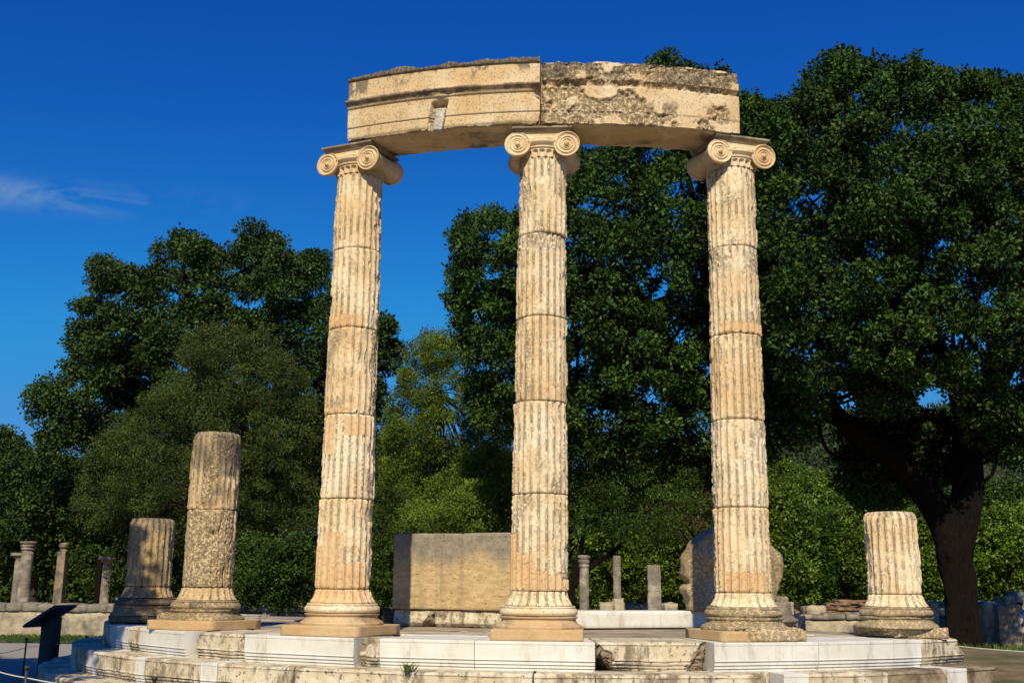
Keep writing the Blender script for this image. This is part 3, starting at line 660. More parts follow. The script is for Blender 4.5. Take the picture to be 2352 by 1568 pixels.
# ------------------------------------------------------------------ curved beam (two blocks)
def beam(a0, a1, broken, seed, label, mat='beam'):
    zb, zt = 5.716, 6.53
    if not broken:
        prof = [(6.88, zb), (6.88, 5.868), (6.873, 5.874), (6.888, 5.880), (6.888, 6.115), (6.905, 6.125), (6.912, 6.14), (6.935, 6.165), (6.962, 6.185), (6.962, 6.208), (6.900, 6.225), (6.895, 6.235), (6.895, 6.475), (6.915, 6.482), (6.925, 6.50), (6.925, zt), (6.20, zt), (6.20, 5.95), (6.24, 5.94), (6.24, zb)]
    else:
        prof = [(6.88, zb), (6.88, 5.868), (6.888, 5.880), (6.888, 6.190), (6.87, 6.205), (6.87, 6.235), (6.895, 6.26), (6.905, zt-.06), (6.87, zt-.01), (6.20, zt-.02), (6.20, 5.95), (6.24, 5.94), (6.24, zb)]
    def crv(t):
        a = a0+(a1-a0)*t; e = np.array([math.sin(a), -math.cos(a)]); return np.array([0., 0.]), e
    Lh = 6.9*(a1-a0)
    pr = densify(prof, .012 if broken else .014); n = int(Lh/.012); rings = []
    for k in range(n+1):
        o, e = crv(k/n); rings.append(np.stack([e[0]*pr[:, 0], e[1]*pr[:, 0], pr[:, 1]], 1))
    V, F = loft(rings, 10)
    N = vnorm(V, F); rr = np.hypot(V[:, 0], V[:, 1]); N = N*np.sign(((N[:, :2]*V[:, :2]).sum(1)*(rr > 6.87)).sum()); outer = sstep(6.82, 6.87, rr); z = V[:, 2]; aa = np.arctan2(V[:, 0], -V[:, 1])
    ends = np.minimum(aa-a0, a1-aa)*6.9
    lf = fbm(V, 1.7, 4, seed); mf = fbm(V, 5, 4, seed+1); hf = fbm(V, 24, 4, seed+2, .7)
    if broken:
        topz = sstep(6.19, 6.24, z+mf*.02); low = sstep(6.02, 5.90, z+mf*.12+lf*.1)
        W = np.clip(topz*sstep(-.42, -.15, mf+lf*.5+.15)+low*sstep(-.35, -.05, mf+lf*.6)+(1-topz)*(1-low)*sstep(.12, .3, mf+lf*.5), 0, 1)*outer
        W *= 1-.9*sstep(.14, .06, (a1-aa)*6.9)*(z > 5.72)*(z < 6.35)
        d = -W*(.020+.016*mf+.022*hf+.026*np.abs(fbm(V, 11, 3, seed+6)))
        d -= np.exp(-((z-6.215-.012*mf)/.020)**2)*.035*outer*sstep(-.5, .2, lf+.4)
        d += hf*.002+mf*.004*outer
        # rounded broken top edge, right end
        tt = sstep(6.40, 6.55, z+lf*.04); d -= tt*.03*np.abs(mf)
        V = V+N*d[:, None]
        topw = sstep(6.5, 6.53, V[:, 2]); V[:, 2] += topw*(.040*lf+.034*mf+.01*hf-.01)-sstep(.35, 0, (a1-aa)*6.9)*topw*.05
    else:
        edge = sstep(.05, 0, z-zb)*outer
        W = np.clip(sstep(.30, .55, mf+lf*.4)*.15+edge*.8+sstep(6.47, 6.50, z)*.6, 0, 1)
        d = -sstep(.06, 0, z-zb)*outer*(.012+.03*np.clip(mf, 0, 1))-W*.004*np.abs(hf)+mf*.0025+hf*.0012
        d -= outer*np.exp(-((z-6.17)/.03)**2)*.045*np.clip(fbm(V, 7, 3, seed+8)*1.2+.25, 0, 1)*np.exp(-(((aa-R(-11.6))*6.9)/.26)**2)
        # groove that holds the mortar filling
        ga = sstep(.105, .085, np.abs((aa-R(-11.65))*6.88-(z-5.9)*.16))*sstep(6.09, 6.05, z+mf*.02)*outer; d -= ga*.085; W = np.maximum(W, ga*.55)
        cv = np.exp(-(((aa-R(-11.35))*6.88/.075)**2+((z-6.06)/.045)**2)*1.3)*outer; d -= cv*.06
        ch = sstep(.10, 0, (a1-aa)*6.9)*np.exp(-((z-6.10)/.06)**2)*outer; d -= ch*.07
        ch = sstep(.12, 0, (a1-aa)*6.9)*sstep(5.86, 5.72, z)*outer; d -= ch*.04
        V = V+N*d[:, None]
        topw = sstep(6.49, 6.53, z); V[:, 2] += topw*(.018*mf+.026*fbm(V, 3.1, 3, seed+12)+.006*hf)
    # worn underside edge
    un = sstep(5.73, 5.716, z); inner = sstep(6.45, 6.25, rr)*un; V[:, 2] += un*np.clip(fbm(V, 4, 4, seed+3), 0, 1)*.03+inner*.02*np.abs(mf)
    drip = fbm(V*np.array([1, 1, .3])+fbm(V, 9, 3, seed+31)[:, None]*.05+V[:, [2, 0, 1]]*.11, 7.3, 5, seed+21); lich = np.clip(sstep(6.455, 6.485, z)*1.0+sstep(6.22, 6.46, z+lf*.1)*sstep(-.05, .5, drip)*.75+sstep(0, .55, drip+lf*.4)*.35+sstep(6.12, 6.16, z)*sstep(6.235, 6.20, z)*(.75+.3*mf)*(not broken), 0, 1)  # ledge band: lichen crust plus the dark under the moulding painted in
    if broken: lich = np.clip(sstep(6.18, 6.30, z+mf*.05)*(.62+.3*lf)*np.clip(W+.25, 0, 1)+sstep(6.45, 6.55, z)*.3, 0, 1)
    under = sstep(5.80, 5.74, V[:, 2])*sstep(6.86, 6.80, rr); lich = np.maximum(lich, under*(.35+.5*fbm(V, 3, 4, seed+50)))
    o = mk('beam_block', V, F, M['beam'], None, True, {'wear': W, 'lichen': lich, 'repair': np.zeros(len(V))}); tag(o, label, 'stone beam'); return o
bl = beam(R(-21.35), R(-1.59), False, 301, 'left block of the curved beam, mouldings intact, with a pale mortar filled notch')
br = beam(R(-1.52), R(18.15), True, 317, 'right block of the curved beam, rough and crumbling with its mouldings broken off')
a = R(-11.55); e = np.array([math.sin(a), -math.cos(a)]); tt = np.array([math.cos(a), math.sin(a)])
c_ = e*6.86; V, F = box(0, 0, 0, .115, .12, .27, 0, .012, .008); V = rough(V, F, .006, 20, 4); V[:, 0] += (V[:, 2])*.16
V = np.stack([c_[0]+tt[0]*V[:, 0]-e[0]*V[:, 1], c_[1]+tt[1]*V[:, 0]-e[1]*V[:, 1], V[:, 2]+5.70], 1); mk('mortar_filling', V, F, M['concrete'], bl, True, att(V, 0, .25))

# ------------------------------------------------------------------ ground
def gz(x, y):
    t = sstep(2, 22, x)*sstep(2, 16, y); return -1.0-.45*t+.40*sstep(4.2, 6.0, x)*sstep(12, 4, y)*sstep(-22, -12, y)
n = 160; q = np.linspace(-1, 1, n); q = np.sign(q)*np.abs(q)**2.6*420; X, Y = np.meshgrid(q, q); Z = gz(X, Y)+fbm(np.stack([X.ravel(), Y.ravel(), X.ravel()*0], 1), .35, 3, 2).reshape(X.shape)*.03*np.exp(-(X**2+Y**2)/900)
V = np.stack([X.ravel(), Y.ravel(), Z.ravel()], 1); tag(mk('ground', V, gridF(n, n, False), M['ground']), kind='structure')
# gravel path to the left and behind the camera
pp = []
for xx in np.linspace(-34, -5, 57):
    ytop = 9.5+.15*math.sin(xx*.7); pp.append((xx, ytop))
V = []; 
for (xx, yt) in pp:
    for t in np.linspace(0, 1, 30): yy = -34+(yt+34)*t; V.append((xx, yy, float(gz(xx, yy))+.035+.006*math.sin(xx*3+yy*5)))
V = np.array(V); V[:, 2] = np.maximum(V[:, 2], -.965); tag(mk('path', V, gridF(57, 30, False)[:, ::-1], M['gravel']), kind='structure')

# ------------------------------------------------------------------ foliage
rng = np.random.default_rng(7)
def leaves(C, D, Ls, Ws, droop=.2, outw=None):
    """C points, diamond leaves"""
    n = len(C); d = rng.normal(size=(n, 3)); d[:, 2] -= droop
    if outw is not None: d += outw*.9
    d /= np.linalg.norm(d, axis=1, keepdims=True)
    s = np.cross(d, rng.normal(size=(n, 3))+np.array([0, -.2, .9])); s /= np.maximum(np.linalg.norm(s, axis=1, keepdims=True), 1e-6)
    ln = Ls*rng.uniform(.5, 1.5, (n, 1)); wd = Ws*rng.uniform(.6, 1.4, (n, 1)); nn = np.cross(s, d)
    V = np.stack([C, C+d*ln*.45+s*wd*.5+nn*ln*.06, C+d*ln, C+d*ln*.45-s*wd*.5+nn*ln*.06], 1).reshape(-1, 3)
    F = np.arange(n*4).reshape(n, 4); return V, F
def inpoly(x, y, poly):
    p = np.array(poly, float); c = np.zeros(len(x), bool); j = len(p)-1
    for i in range(len(p)):
        k = ((p[i, 1] > y) != (p[j, 1] > y)) & (x < (p[j, 0]-p[i, 0])*(y-p[i, 1])/(p[j, 1]-p[i, 1]+1e-9)+p[i, 0]); c ^= k; j = i
    return c
def clumps_in(poly, Yc, thick, n, holes=(), jitter=0):
    """clump centres filling the tree's outline, rounded in depth"""
    p = np.array(poly, float); x0, y0 = p.min(0); x1, y1 = p.max(0); out = []
    cx, cy = p.mean(0); 
    while len(out) < n:
        x = rng.uniform(x0, x1, 4000); y = rng.uniform(y0, y1, 4000); k = inpoly(x, y, poly)
        for h in holes: k &= ((x-h[0])/h[2])**2+((y-h[1])/h[3])**2 > 1
        x, y = x[k], y[k]
        ux = (x-cx)/(x1-x0)*2; uy = (y-cy)/(y1-y0)*2; prof = np.sqrt(np.clip(1.05-np.minimum(ux**2+uy**2, 1), .08, 1))
        dz = rng.uniform(-1, 1, len(x)); dz = np.sign(dz)*np.abs(dz)**.6
        for a, b, c, e in zip(x, y, dz, prof): out.append(atY(a, b, Yc+c*e*thick))
    return np.array(out[:n])
def crown_from(C, per, crad, ll, lw, flat_=.75, droop=.2, twig=.0):
    n = len(C); k = np.repeat(np.arange(n), per)
    d = rng.normal(size=(n*per, 3)); d /= np.linalg.norm(d, axis=1, keepdims=True); rad = rng.uniform(.25, 1, (n*per, 1))**.6
    sz = (crad*rng.uniform(.6, 1.35, (n, 1)))[k]
    P = C[k]+d*rad*sz*np.array([1, 1, flat_]); return leaves(P, d, ll, lw, droop, d)
def branches(base, C, frac, r0, nsub=14, s=3):
    parts = []; idx = rng.choice(len(C), min(nsub, len(C)), replace=False)
    for i in idx:
        e = C[i]; b = min((base[q_] for q_ in rng.integers(0, len(base), 4)), key=lambda v: np.linalg.norm(v-e)); lb = np.linalg.norm(e-b); m1 = b+(e-b)*.4+rng.normal(size=3)*.07*lb; m2 = b+(e-b)*.75+rng.normal(size=3)*.05*lb
        parts.append(tube(smooth_path([b, m1, m2, e], 10), np.linspace(r0, r0*.2, 10), 6))
    return parts
def tree(name, label, cat, poly, Yc, thick, ncl, per, crad, ll, lw, leaf, trunk, bark_='bark', holes=(), droop=.2, limbs=(), nsub=16, subr=.06, group=None, flat_=.75, extra=None):
    """trunk: list of (px,py,radius m) from the ground up"""
    g = trunk[0]; b = atY(g[0], g[1], Yc); gzv = float(gz(b[0], b[1])); root = empty(name, (float(b[0]), Yc, gzv)); tag(root, label, cat, group)
    off = np.array([b[0], Yc, gzv])
    crp = crad*FOC/(Yc-CP[1]); pi_ = np.array(poly, float); ci_ = pi_.mean(0); dl_ = np.linalg.norm(ci_-pi_, axis=1, keepdims=True); pin = pi_+(ci_-pi_)/np.maximum(dl_, 1)*np.minimum(.5*crp, dl_*.3)
    C = clumps_in(pin, Yc, thick, ncl, holes)
    pv = np.array(poly, float); cv_ = pv.mean(0); pv = np.array([p for p in pv if p[1] < cv_[1]+.15*np.ptp(pv[:, 1]) and abs(p[0]) < 2500]); pv = pv+(cv_-pv)/np.maximum(np.linalg.norm(cv_-pv, axis=1, keepdims=True), 1)*(.62*crp+3)
    C = np.concatenate([C]+[np.array([atY(x, y, Yc+rng.uniform(-.3, .3)*thick) for x, y in pv])]*2)
    if extra is not None: C = np.concatenate([C, clumps_in(extra[0], Yc+extra[2], extra[3], extra[1])])
    V, F = crown_from(C, per, crad, ll, lw, flat_, droop)
    # loose sprigs that break up the outline
    pe = pi_; ne = 90 if crad > .4 else 40; ii = rng.integers(0, len(pe), ne); tt_ = rng.uniform(0, 1, ne); sp = pe[ii]+(pe[(ii+1) % len(pe)]-pe[ii])*tt_[:, None]; sp = sp+(sp-ci_)/np.maximum(np.linalg.norm(sp-ci_, axis=1, keepdims=True), 1)*rng.uniform(-.35, .22, (ne, 1))*crp
    keep = (sp[:, 1] < ci_[1]+.5*np.ptp(pe[:, 1])); C2 = np.array([atY(x, y, Yc+rng.uniform(-.4, .4)*thick) for x, y in sp[keep]])
    V2, F2 = crown_from(C2, max(18, per//7), crad*.42, ll, lw, 1.0, droop); V, F = join((V, F), (V2, F2)); mk('crown', V-off, F, L[leaf], root, False)
    tp = [atY(x, y, Yc) for x, y, r in trunk]; tp[0][2] = gzv-.1
    parts = [tube(smooth_path(tp, 22), np.interp(np.linspace(0, len(tp)-1, 22), range(len(tp)), [r for _, _, r in trunk]), 28, .09*min(1, trunk[0][2]*1.6), 5)]
    ends = [tp[-1]]
    for lm in limbs:
        lp = [atY(x, y, Yc+(dy[0] if dy else 0)) for x, y, r, *dy in lm]
        parts.append(tube(smooth_path(lp, 20), np.interp(np.linspace(0, len(lp)-1, 20), range(len(lp)), [q_[2] for q_ in lm]), 14, .03, 7)); ends += lp[1:]
    parts += branches(ends+[tp[-1]], C, 0, subr, nsub)
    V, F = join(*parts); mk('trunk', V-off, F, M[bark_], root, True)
    return root
# great oak at right: forked trunk, limb reaching far left
PR = [(1640, 330), (1700, 222), (1750, 238), (1820, 232), (1862, 165), (1900, 125), (1935, 112), (1975, 135), (2020, 132), (2060, 150), (2105, 132), (2140, 165), (2180, 158), (2240, 165), (2300, 180), (2352, 185), (2480, 250), (2560, 500), (2560, 900), (2450, 1000), (2352, 1060), (2270, 1090), (2230, 960), (2170, 880), (2110, 880), (2060, 960), (1985, 950), (1930, 900), (1890, 930), (1850, 985), (1800, 1050), (1750, 1070), (1640, 1000)]
H1 = [(1868, 842, 26, 22), (2255, 865, 22, 26), (1950, 915, 28, 18), (2020, 655, 20, 16), (1975, 560, 16, 18), (2180, 905, 36, 22), (2040, 245, 14, 12), (2330, 440, 16, 20), (2330, 760, 20, 18)]
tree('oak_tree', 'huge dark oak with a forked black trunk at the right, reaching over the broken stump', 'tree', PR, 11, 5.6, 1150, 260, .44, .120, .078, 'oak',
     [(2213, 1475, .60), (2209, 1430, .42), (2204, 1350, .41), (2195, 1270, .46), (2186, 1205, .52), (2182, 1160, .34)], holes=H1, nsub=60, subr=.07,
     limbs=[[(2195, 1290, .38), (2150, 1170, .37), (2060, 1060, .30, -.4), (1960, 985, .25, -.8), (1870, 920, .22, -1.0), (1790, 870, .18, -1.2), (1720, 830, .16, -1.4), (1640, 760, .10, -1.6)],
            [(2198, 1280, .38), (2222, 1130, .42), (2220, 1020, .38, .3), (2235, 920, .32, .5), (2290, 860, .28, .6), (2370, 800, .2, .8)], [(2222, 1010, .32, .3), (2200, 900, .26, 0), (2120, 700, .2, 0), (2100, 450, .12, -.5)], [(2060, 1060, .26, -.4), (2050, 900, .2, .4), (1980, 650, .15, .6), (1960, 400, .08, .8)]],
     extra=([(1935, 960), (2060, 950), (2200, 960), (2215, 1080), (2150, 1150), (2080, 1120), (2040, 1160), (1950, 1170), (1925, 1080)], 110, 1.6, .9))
PC = [(1022, 690), (1032, 640), (1045, 600), (1035, 540), (1060, 500), (1110, 487), (1180, 492), (1240, 460), (1300, 400), (1325, 345), (1380, 335), (1430, 330), (1480, 220), (1512, 130), (1540, 122), (1570, 150), (1620, 158), (1665, 160), (1710, 230), (1760, 400), (1780, 700), (1760, 880), (1730, 1000), (1690, 1100), (1620, 1120), (1560, 1110), (1510, 1090), (1440, 1070), (1380, 1090), (1310, 1110), (1260, 1010), (1190, 1000), (1110, 1000), (1075, 930), (1090, 860), (1060, 790), (1040, 745)]
HC = [(1345, 480, 22, 13), (1480, 470, 28, 10), (1140, 735, 20, 12), (1500, 890, 22, 11), (1620, 860, 24, 16), (1370, 345, 22, 12)]
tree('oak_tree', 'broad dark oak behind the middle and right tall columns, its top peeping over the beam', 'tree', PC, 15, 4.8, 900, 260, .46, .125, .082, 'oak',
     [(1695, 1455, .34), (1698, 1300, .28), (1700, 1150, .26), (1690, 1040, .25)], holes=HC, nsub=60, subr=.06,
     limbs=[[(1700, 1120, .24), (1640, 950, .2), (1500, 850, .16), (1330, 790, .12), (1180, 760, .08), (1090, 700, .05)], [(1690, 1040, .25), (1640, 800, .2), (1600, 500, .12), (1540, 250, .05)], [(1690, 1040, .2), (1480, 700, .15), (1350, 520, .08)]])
PL = [(62, 918), (85, 890), (125, 880), (150, 900), (148, 850), (160, 790), (172, 700), (200, 690), (208, 640), (214, 596), (245, 610), (280, 615), (300, 645), (335, 620), (360, 615), (368, 560), (400, 545), (428, 530), (470, 545), (500, 560), (545, 575), (575, 550), (590, 512), (606, 540), (620, 555), (640, 540), (660, 585), (700, 595), (735, 580), (755, 600), (775, 700), (860, 740), (905, 742), (900, 780), (930, 800), (912, 860), (925, 910), (905, 1000), (870, 1100), (700, 1150), (400, 1200), (220, 1150), (110, 1060), (80, 1010), (98, 985), (70, 965)]
HL = [(392, 665, 14, 40), (545, 680, 20, 12), (655, 790, 18, 22), (500, 640, 12, 14), (120, 950, 18, 10), (310, 900, 14, 10), (890, 820, 10, 12), (700, 690, 10, 14)]
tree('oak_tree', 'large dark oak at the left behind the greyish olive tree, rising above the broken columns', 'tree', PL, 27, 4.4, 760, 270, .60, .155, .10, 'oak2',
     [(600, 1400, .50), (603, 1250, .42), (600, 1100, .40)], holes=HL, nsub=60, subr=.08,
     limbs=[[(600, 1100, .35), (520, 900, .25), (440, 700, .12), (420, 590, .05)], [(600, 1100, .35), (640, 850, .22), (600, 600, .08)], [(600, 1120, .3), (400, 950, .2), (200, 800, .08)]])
PO = [(178, 1130), (200, 1060), (225, 1015), (285, 950), (350, 900), (405, 850), (420, 800), (435, 760), (500, 732), (560, 740), (610, 760), (660, 800), (700, 860), (720, 930), (745, 1000), (740, 1200), (640, 1290), (560, 1300), (400, 1285), (240, 1240), (172, 1180)]
tree('olive_tree', 'wide greyish olive tree in front of the left oak, directly behind the two-drum column', 'tree', PO, 20, 3.0, 560, 270, .46, .10, .034, 'olive',
     [(500, 1420, .24), (505, 1280, .20), (490, 1150, .16)], 'barkgrey', nsub=40, subr=.035, droop=-.1, flat_=.65)
PM = [(878, 1010), (890, 940), (922, 850), (945, 785), (985, 762), (1030, 772), (1060, 768), (1105, 800), (1122, 880), (1140, 960), (1175, 1010), (1195, 1150), (1195, 1330), (1000, 1400), (862, 1400), (850, 1200)]
tree('olive_tree', 'pale feathery olive tree in the gap between the left and middle tall columns', 'tree', PM, 23, 2.4, 620, 230, .46, .12, .038, 'pale',
     [(1010, 1430, .16), (1012, 1250, .14), (1005, 1050, .11), (1000, 900, .05)], 'barkgrey', holes=[(1050, 905, 18, 16), (1015, 985, 30, 11), (935, 960, 12, 12), (1085, 960, 16, 10)], nsub=50, subr=.03, droop=-.35, flat_=.7)
PD = [(1285, 1130), (1310, 1050), (1390, 1010), (1450, 1050), (1520, 1040), (1600, 1090), (1610, 1160), (1560, 1190), (1530, 1260), (1470, 1215), (1420, 1260), (1380, 1200), (1330, 1250), (1290, 1200)]
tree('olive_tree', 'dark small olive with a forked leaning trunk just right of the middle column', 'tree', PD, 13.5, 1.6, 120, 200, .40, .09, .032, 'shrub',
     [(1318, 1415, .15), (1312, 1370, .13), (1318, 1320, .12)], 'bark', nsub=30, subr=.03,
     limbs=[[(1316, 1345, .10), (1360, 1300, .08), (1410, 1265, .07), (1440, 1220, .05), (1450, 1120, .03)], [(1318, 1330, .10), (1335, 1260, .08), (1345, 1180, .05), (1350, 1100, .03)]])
GB = 'bushes and small trees behind the ruins'
def bush(label, poly, Yc, thick, ncl, per, crad, ll, lw, leaf, tx, ty=1400, name='bush', tr=.05, cat='bush', droop=.1):
    return tree(name, label, cat, poly, Yc, thick, ncl, per, crad, ll, lw, leaf, [(tx, ty, tr), (tx+2, ty-60, tr*.8), (tx, ty-120, tr*.6)], 'barkgrey', nsub=14, subr=.02, group=GB, droop=droop)
bush('dark leafy tree at the far left edge, above the small ruined colonnade', [(-70, 1010), (0, 985), (22, 1000), (50, 1032), (100, 1030), (160, 1060), (200, 1120), (215, 1230), (235, 1320), (120, 1330), (-70, 1330)], 33, 3.2, 260, 170, .7, .18, .11, 'oak2', 75, name='bushy_tree', tr=.22, cat='tree')
bush('dark bush between the shaded stump and the palaestra columns', [(160, 1200), (260, 1180), (340, 1200), (420, 1240), (430, 1360), (300, 1370), (200, 1340), (170, 1280)], 31, 2, 110, 170, .6, .14, .08, 'shrub', 290, ty=1410)
bush('fresh green bush behind the two-drum column and the tall left column', [(525, 1250), (570, 1225), (640, 1235), (700, 1230), (730, 1300), (725, 1390), (640, 1400), (540, 1395)], 14.6, 1.0, 110, 140, .32, .09, .060, 'shrub', 640)
bush('mid green bush right of the tall left column base', [(840, 1180), (880, 1120), (930, 1150), (960, 1200), (920, 1260), (905, 1390), (850, 1400)], 20, 1.2, 70, 170, .42, .11, .05, 'shrub', 880)
bush('light green shrub just above the left half of the upright slab', [(900, 1210), (940, 1160), (1000, 1170), (1050, 1120), (1110, 1110), (1170, 1160), (1180, 1240), (1000, 1250), (905, 1240)], 17, 1.2, 90, 190, .42, .10, .04, 'pale', 1040)
bush('dense dark olive shrub behind the upright slab', [(860, 1090), (980, 1060), (1100, 1060), (1190, 1040), (1200, 1250), (1100, 1260), (950, 1260), (860, 1240)], 28, 1.5, 110, 170, .6, .12, .05, 'olive', 1150)
bush('bright judas tree between the middle column and the round stone', [(1330, 1230), (1400, 1190), (1460, 1150), (1530, 1120), (1590, 1090), (1640, 1110), (1650, 1390), (1500, 1400), (1330, 1400)], 44, 2.6, 210, 210, .7, .17, .12, 'bright', 1470, name='judas_tree', cat='tree', tr=.1)
bush('sparse reddish branches of seed pods above the round stone', [(1480, 1130), (1570, 1080), (1640, 1070), (1640, 1220), (1560, 1190), (1500, 1200)], 41, 1.0, 16, 50, .5, .17, .06, 'red', 1600)
bush('yellow green judas tree just right of the right tall column', [(1755, 1150), (1800, 1120), (1850, 1140), (1870, 1220), (1860, 1390), (1760, 1400)], 38, 1.8, 130, 230, .65, .16, .11, 'bright', 1810, name='judas_tree', cat='tree', tr=.1)
bush('rounded grey green shrub left of the sunlit stump', [(1830, 1240), (1870, 1180), (1920, 1170), (1960, 1200), (1985, 1260), (1980, 1380), (1850, 1390), (1830, 1330)], 41, 2.0, 150, 260, .75, .15, .07, 'mid', 1900)
bush('vivid green bush touching the left side of the sunlit stump', [(1930, 1180), (1985, 1160), (2010, 1200), (2010, 1350), (1960, 1370), (1935, 1280)], 40, 1.6, 100, 230, .7, .16, .11, 'bright', 1975)
bush('bright bush seen between the sunlit stump and the oak trunk', [(2100, 1170), (2160, 1190), (2170, 1380), (2110, 1390)], 42, 1.6, 80, 230, .7, .16, .11, 'bright', 2140)
bush('large bright yellow green bush at the right edge, right of the oak trunk', [(2235, 1200), (2290, 1170), (2360, 1165), (2450, 1180), (2450, 1390), (2300, 1395), (2235, 1385)], 40, 2.2, 220, 240, .75, .18, .13, 'bright', 2330, tr=.08)
bush('dark shrub above the bright bush at the right edge', [(2230, 1120), (2300, 1110), (2440, 1110), (2450, 1190), (2240, 1200)], 46, 1.8, 100, 160, .9, .22, .1, 'shrub', 2370)
bush('tall green tree left of the oak limb, in front of the wooded hill', [(1770, 1090), (1800, 1060), (1830, 1080), (1850, 1120), (1900, 1085), (1960, 1150), (1960, 1220), (1900, 1230), (1770, 1200)], 52, 2.2, 140, 220, .9, .18, .12, 'bright', 1870, name='bushy_tree', tr=.12, cat='tree')
# woodland closing the view and the wooded hill far off
PW = [(-1500, 1120), (-200, 1100), (0, 1060), (150, 1080), (400, 1100), (700, 1050), (850, 1000), (1000, 1040), (1180, 1060), (1400, 1090), (1600, 1060), (1760, 1110), (1900, 1120), (2000, 1130), (2250, 1140), (2560, 1130), (3900, 1150), (3900, 1420), (-1500, 1420)]
C = clumps_in(PW, 62, 3, 2400); V, F = crown_from(C, 115, 1.7, .46, .31); tag(mk('woodland', V, F, L['shrub'], None, False), 'dense dark woodland closing the view behind the ruins', 'woodland', kind='stuff')
# hill terrain
xs = np.linspace(-260, 420, 90); ys = np.linspace(110, 420, 40); X, Y = np.meshgrid(xs, ys)
def hillz(X, Y):
    top = 46*np.exp(-((X-95)/90)**2)+22*np.exp(-((X+120)/120)**2)*.5; return -3+top*sstep(100, 290, Y)+fbm(np.stack([X.ravel(), Y.ravel(), X.ravel()*0], 1), .02, 3, 9).reshape(X.shape)*2
Z = hillz(X, Y); V = np.stack([X.ravel(), Y.ravel(), Z.ravel()], 1); tag(mk('hill', V, gridF(40, 90, False), simple('hill_scrub', (.03, .045, .015), (.05, .065, .025), .2, 0)), kind='structure')
hx = rng.uniform(20, 190, 2600); hy = rng.uniform(115, 300, 2600); hz_ = hillz(hx.reshape(-1, 1), hy.reshape(-1, 1)).ravel()
V, F = crown_from(np.stack([hx, hy, hz_+2.2], 1), 46, 3.0, .95, .6, .9); tag(mk('hill_forest', V, F, L['hill'], None, False), 'far pine forest covering the hillside', 'forest', kind='stuff')
# tree behind the photographer's left, its shade falls over the path and the left of the platform
b0 = np.array([-11.25, -12.4, -1.0]); root = empty('shade_tree', b0); tag(root, 'broad leafy tree standing left of the photographer, shading the path', 'tree')
C = rng.normal(size=(620, 3)); C /= np.linalg.norm(C, axis=1, keepdims=True); C = C*rng.uniform(.3, 1, (620, 1))**.5*np.array([4.9, 6.2, 3.6])+np.array([.4, .6, 7.2])
V, F = crown_from(C, 110, .7, .22, .15); mk('crown', V, F, L['oak2'], root, False)
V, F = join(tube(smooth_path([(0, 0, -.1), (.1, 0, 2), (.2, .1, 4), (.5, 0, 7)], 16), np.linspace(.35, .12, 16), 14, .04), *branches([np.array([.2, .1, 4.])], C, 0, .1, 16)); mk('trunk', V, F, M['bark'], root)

# ------------------------------------------------------------------ ruins around
def gzf(p): return float(gz(p[0], p[1]))
# long low wall at the left with its coping
def long_wall(label, x0, x1, Y0, Y1, ytop, ybot, ycop, mats=('wallstone', 'wallgrey'), seed=0, joints=9, depth=.9):
    A, B = atY(x0, ytop, Y0), atY(x1, ytop, Y1); zt = (A[2]+B[2])/2; zb = float(min(gz(A[0], A[1]), gz(B[0], B[1])))-.05
    zc = atY((x0+x1)/2, ycop, (Y0+Y1)/2)[2]
    root = empty('ruined_wall', (A[0], A[1], 0)); tag(root, label, 'wall'); off = np.array([A[0], A[1], 0])
    a, b = A[:2], B[:2]; d = b-a; Lw = np.linalg.norm(d); d = d/Lw; e = np.array([d[1], -d[0]])
    t = 0; k = 0; r = random.Random(seed)
    while t < Lw-.05:
        w_ = Lw/joints*r.uniform(.6, 1.4); t2 = min(Lw, t+w_)
        V, F = prism(box_prof(depth, zc+.02, zt+r.uniform(-.03, .02), .03), (a+d*(t+.012)+e*.05, e), (a+d*(t2-.012)+e*.05, e), .09, 4); V = rough(V, F, .03, 3, seed+k); V = rough(V, F, .012, 11, seed+k)
        mk('coping_stone', V-off, F, M[mats[1]], root); t = t2; k += 1
    V, F = prism(box_prof(depth, zb, zc, .02), (a, e), (b, e), .12, 4); V = rough(V, F, .03, 2.2, seed); V = rough(V, F, .012, 9, seed+1); mk('wall_course', V-off, F, M[mats[0]], root)
    return root
long_wall('long low ruined wall at the left, grey coping over pale blocks, behind the info stand', -260, 262, 12.5, 12.0, 1384, 1453, 1405, seed=3, joints=15)
long_wall('low dark ruined wall running behind the platform between the left columns', 520, 1300, 24.0, 23.5, 1396, 1445, 1410, ('wallgrey', 'wallgrey'), seed=8, joints=14)
long_wall('low ruined wall of two courses behind the shrub, left of the sunlit stump', 1740, 2010, 9.6, 9.4, 1409, 1440, 1424, ('wallstone', 'wallgrey'), seed=15, joints=7)
long_wall('higher grey ruined wall behind the oak trunk at the right', 2100, 2480, 21.5, 21.0, 1399, 1440, 1420, ('wallgrey', 'wallgrey'), seed=21, joints=8)
long_wall('distant low wall with grass on top at the right edge', 2110, 2480, 26, 26, 1382, 1398, 1390, ('wallstone', 'wallgrey'), seed=27, joints=7)
# dark stone block right of the oak trunk
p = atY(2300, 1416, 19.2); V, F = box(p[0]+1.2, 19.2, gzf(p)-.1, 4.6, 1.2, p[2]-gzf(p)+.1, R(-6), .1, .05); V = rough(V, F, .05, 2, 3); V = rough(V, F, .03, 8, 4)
tag(mk('massive_stone_block', V, F, M['wallgrey']), 'massive dark stone block in shade beside the oak trunk at the right edge', 'stone block')
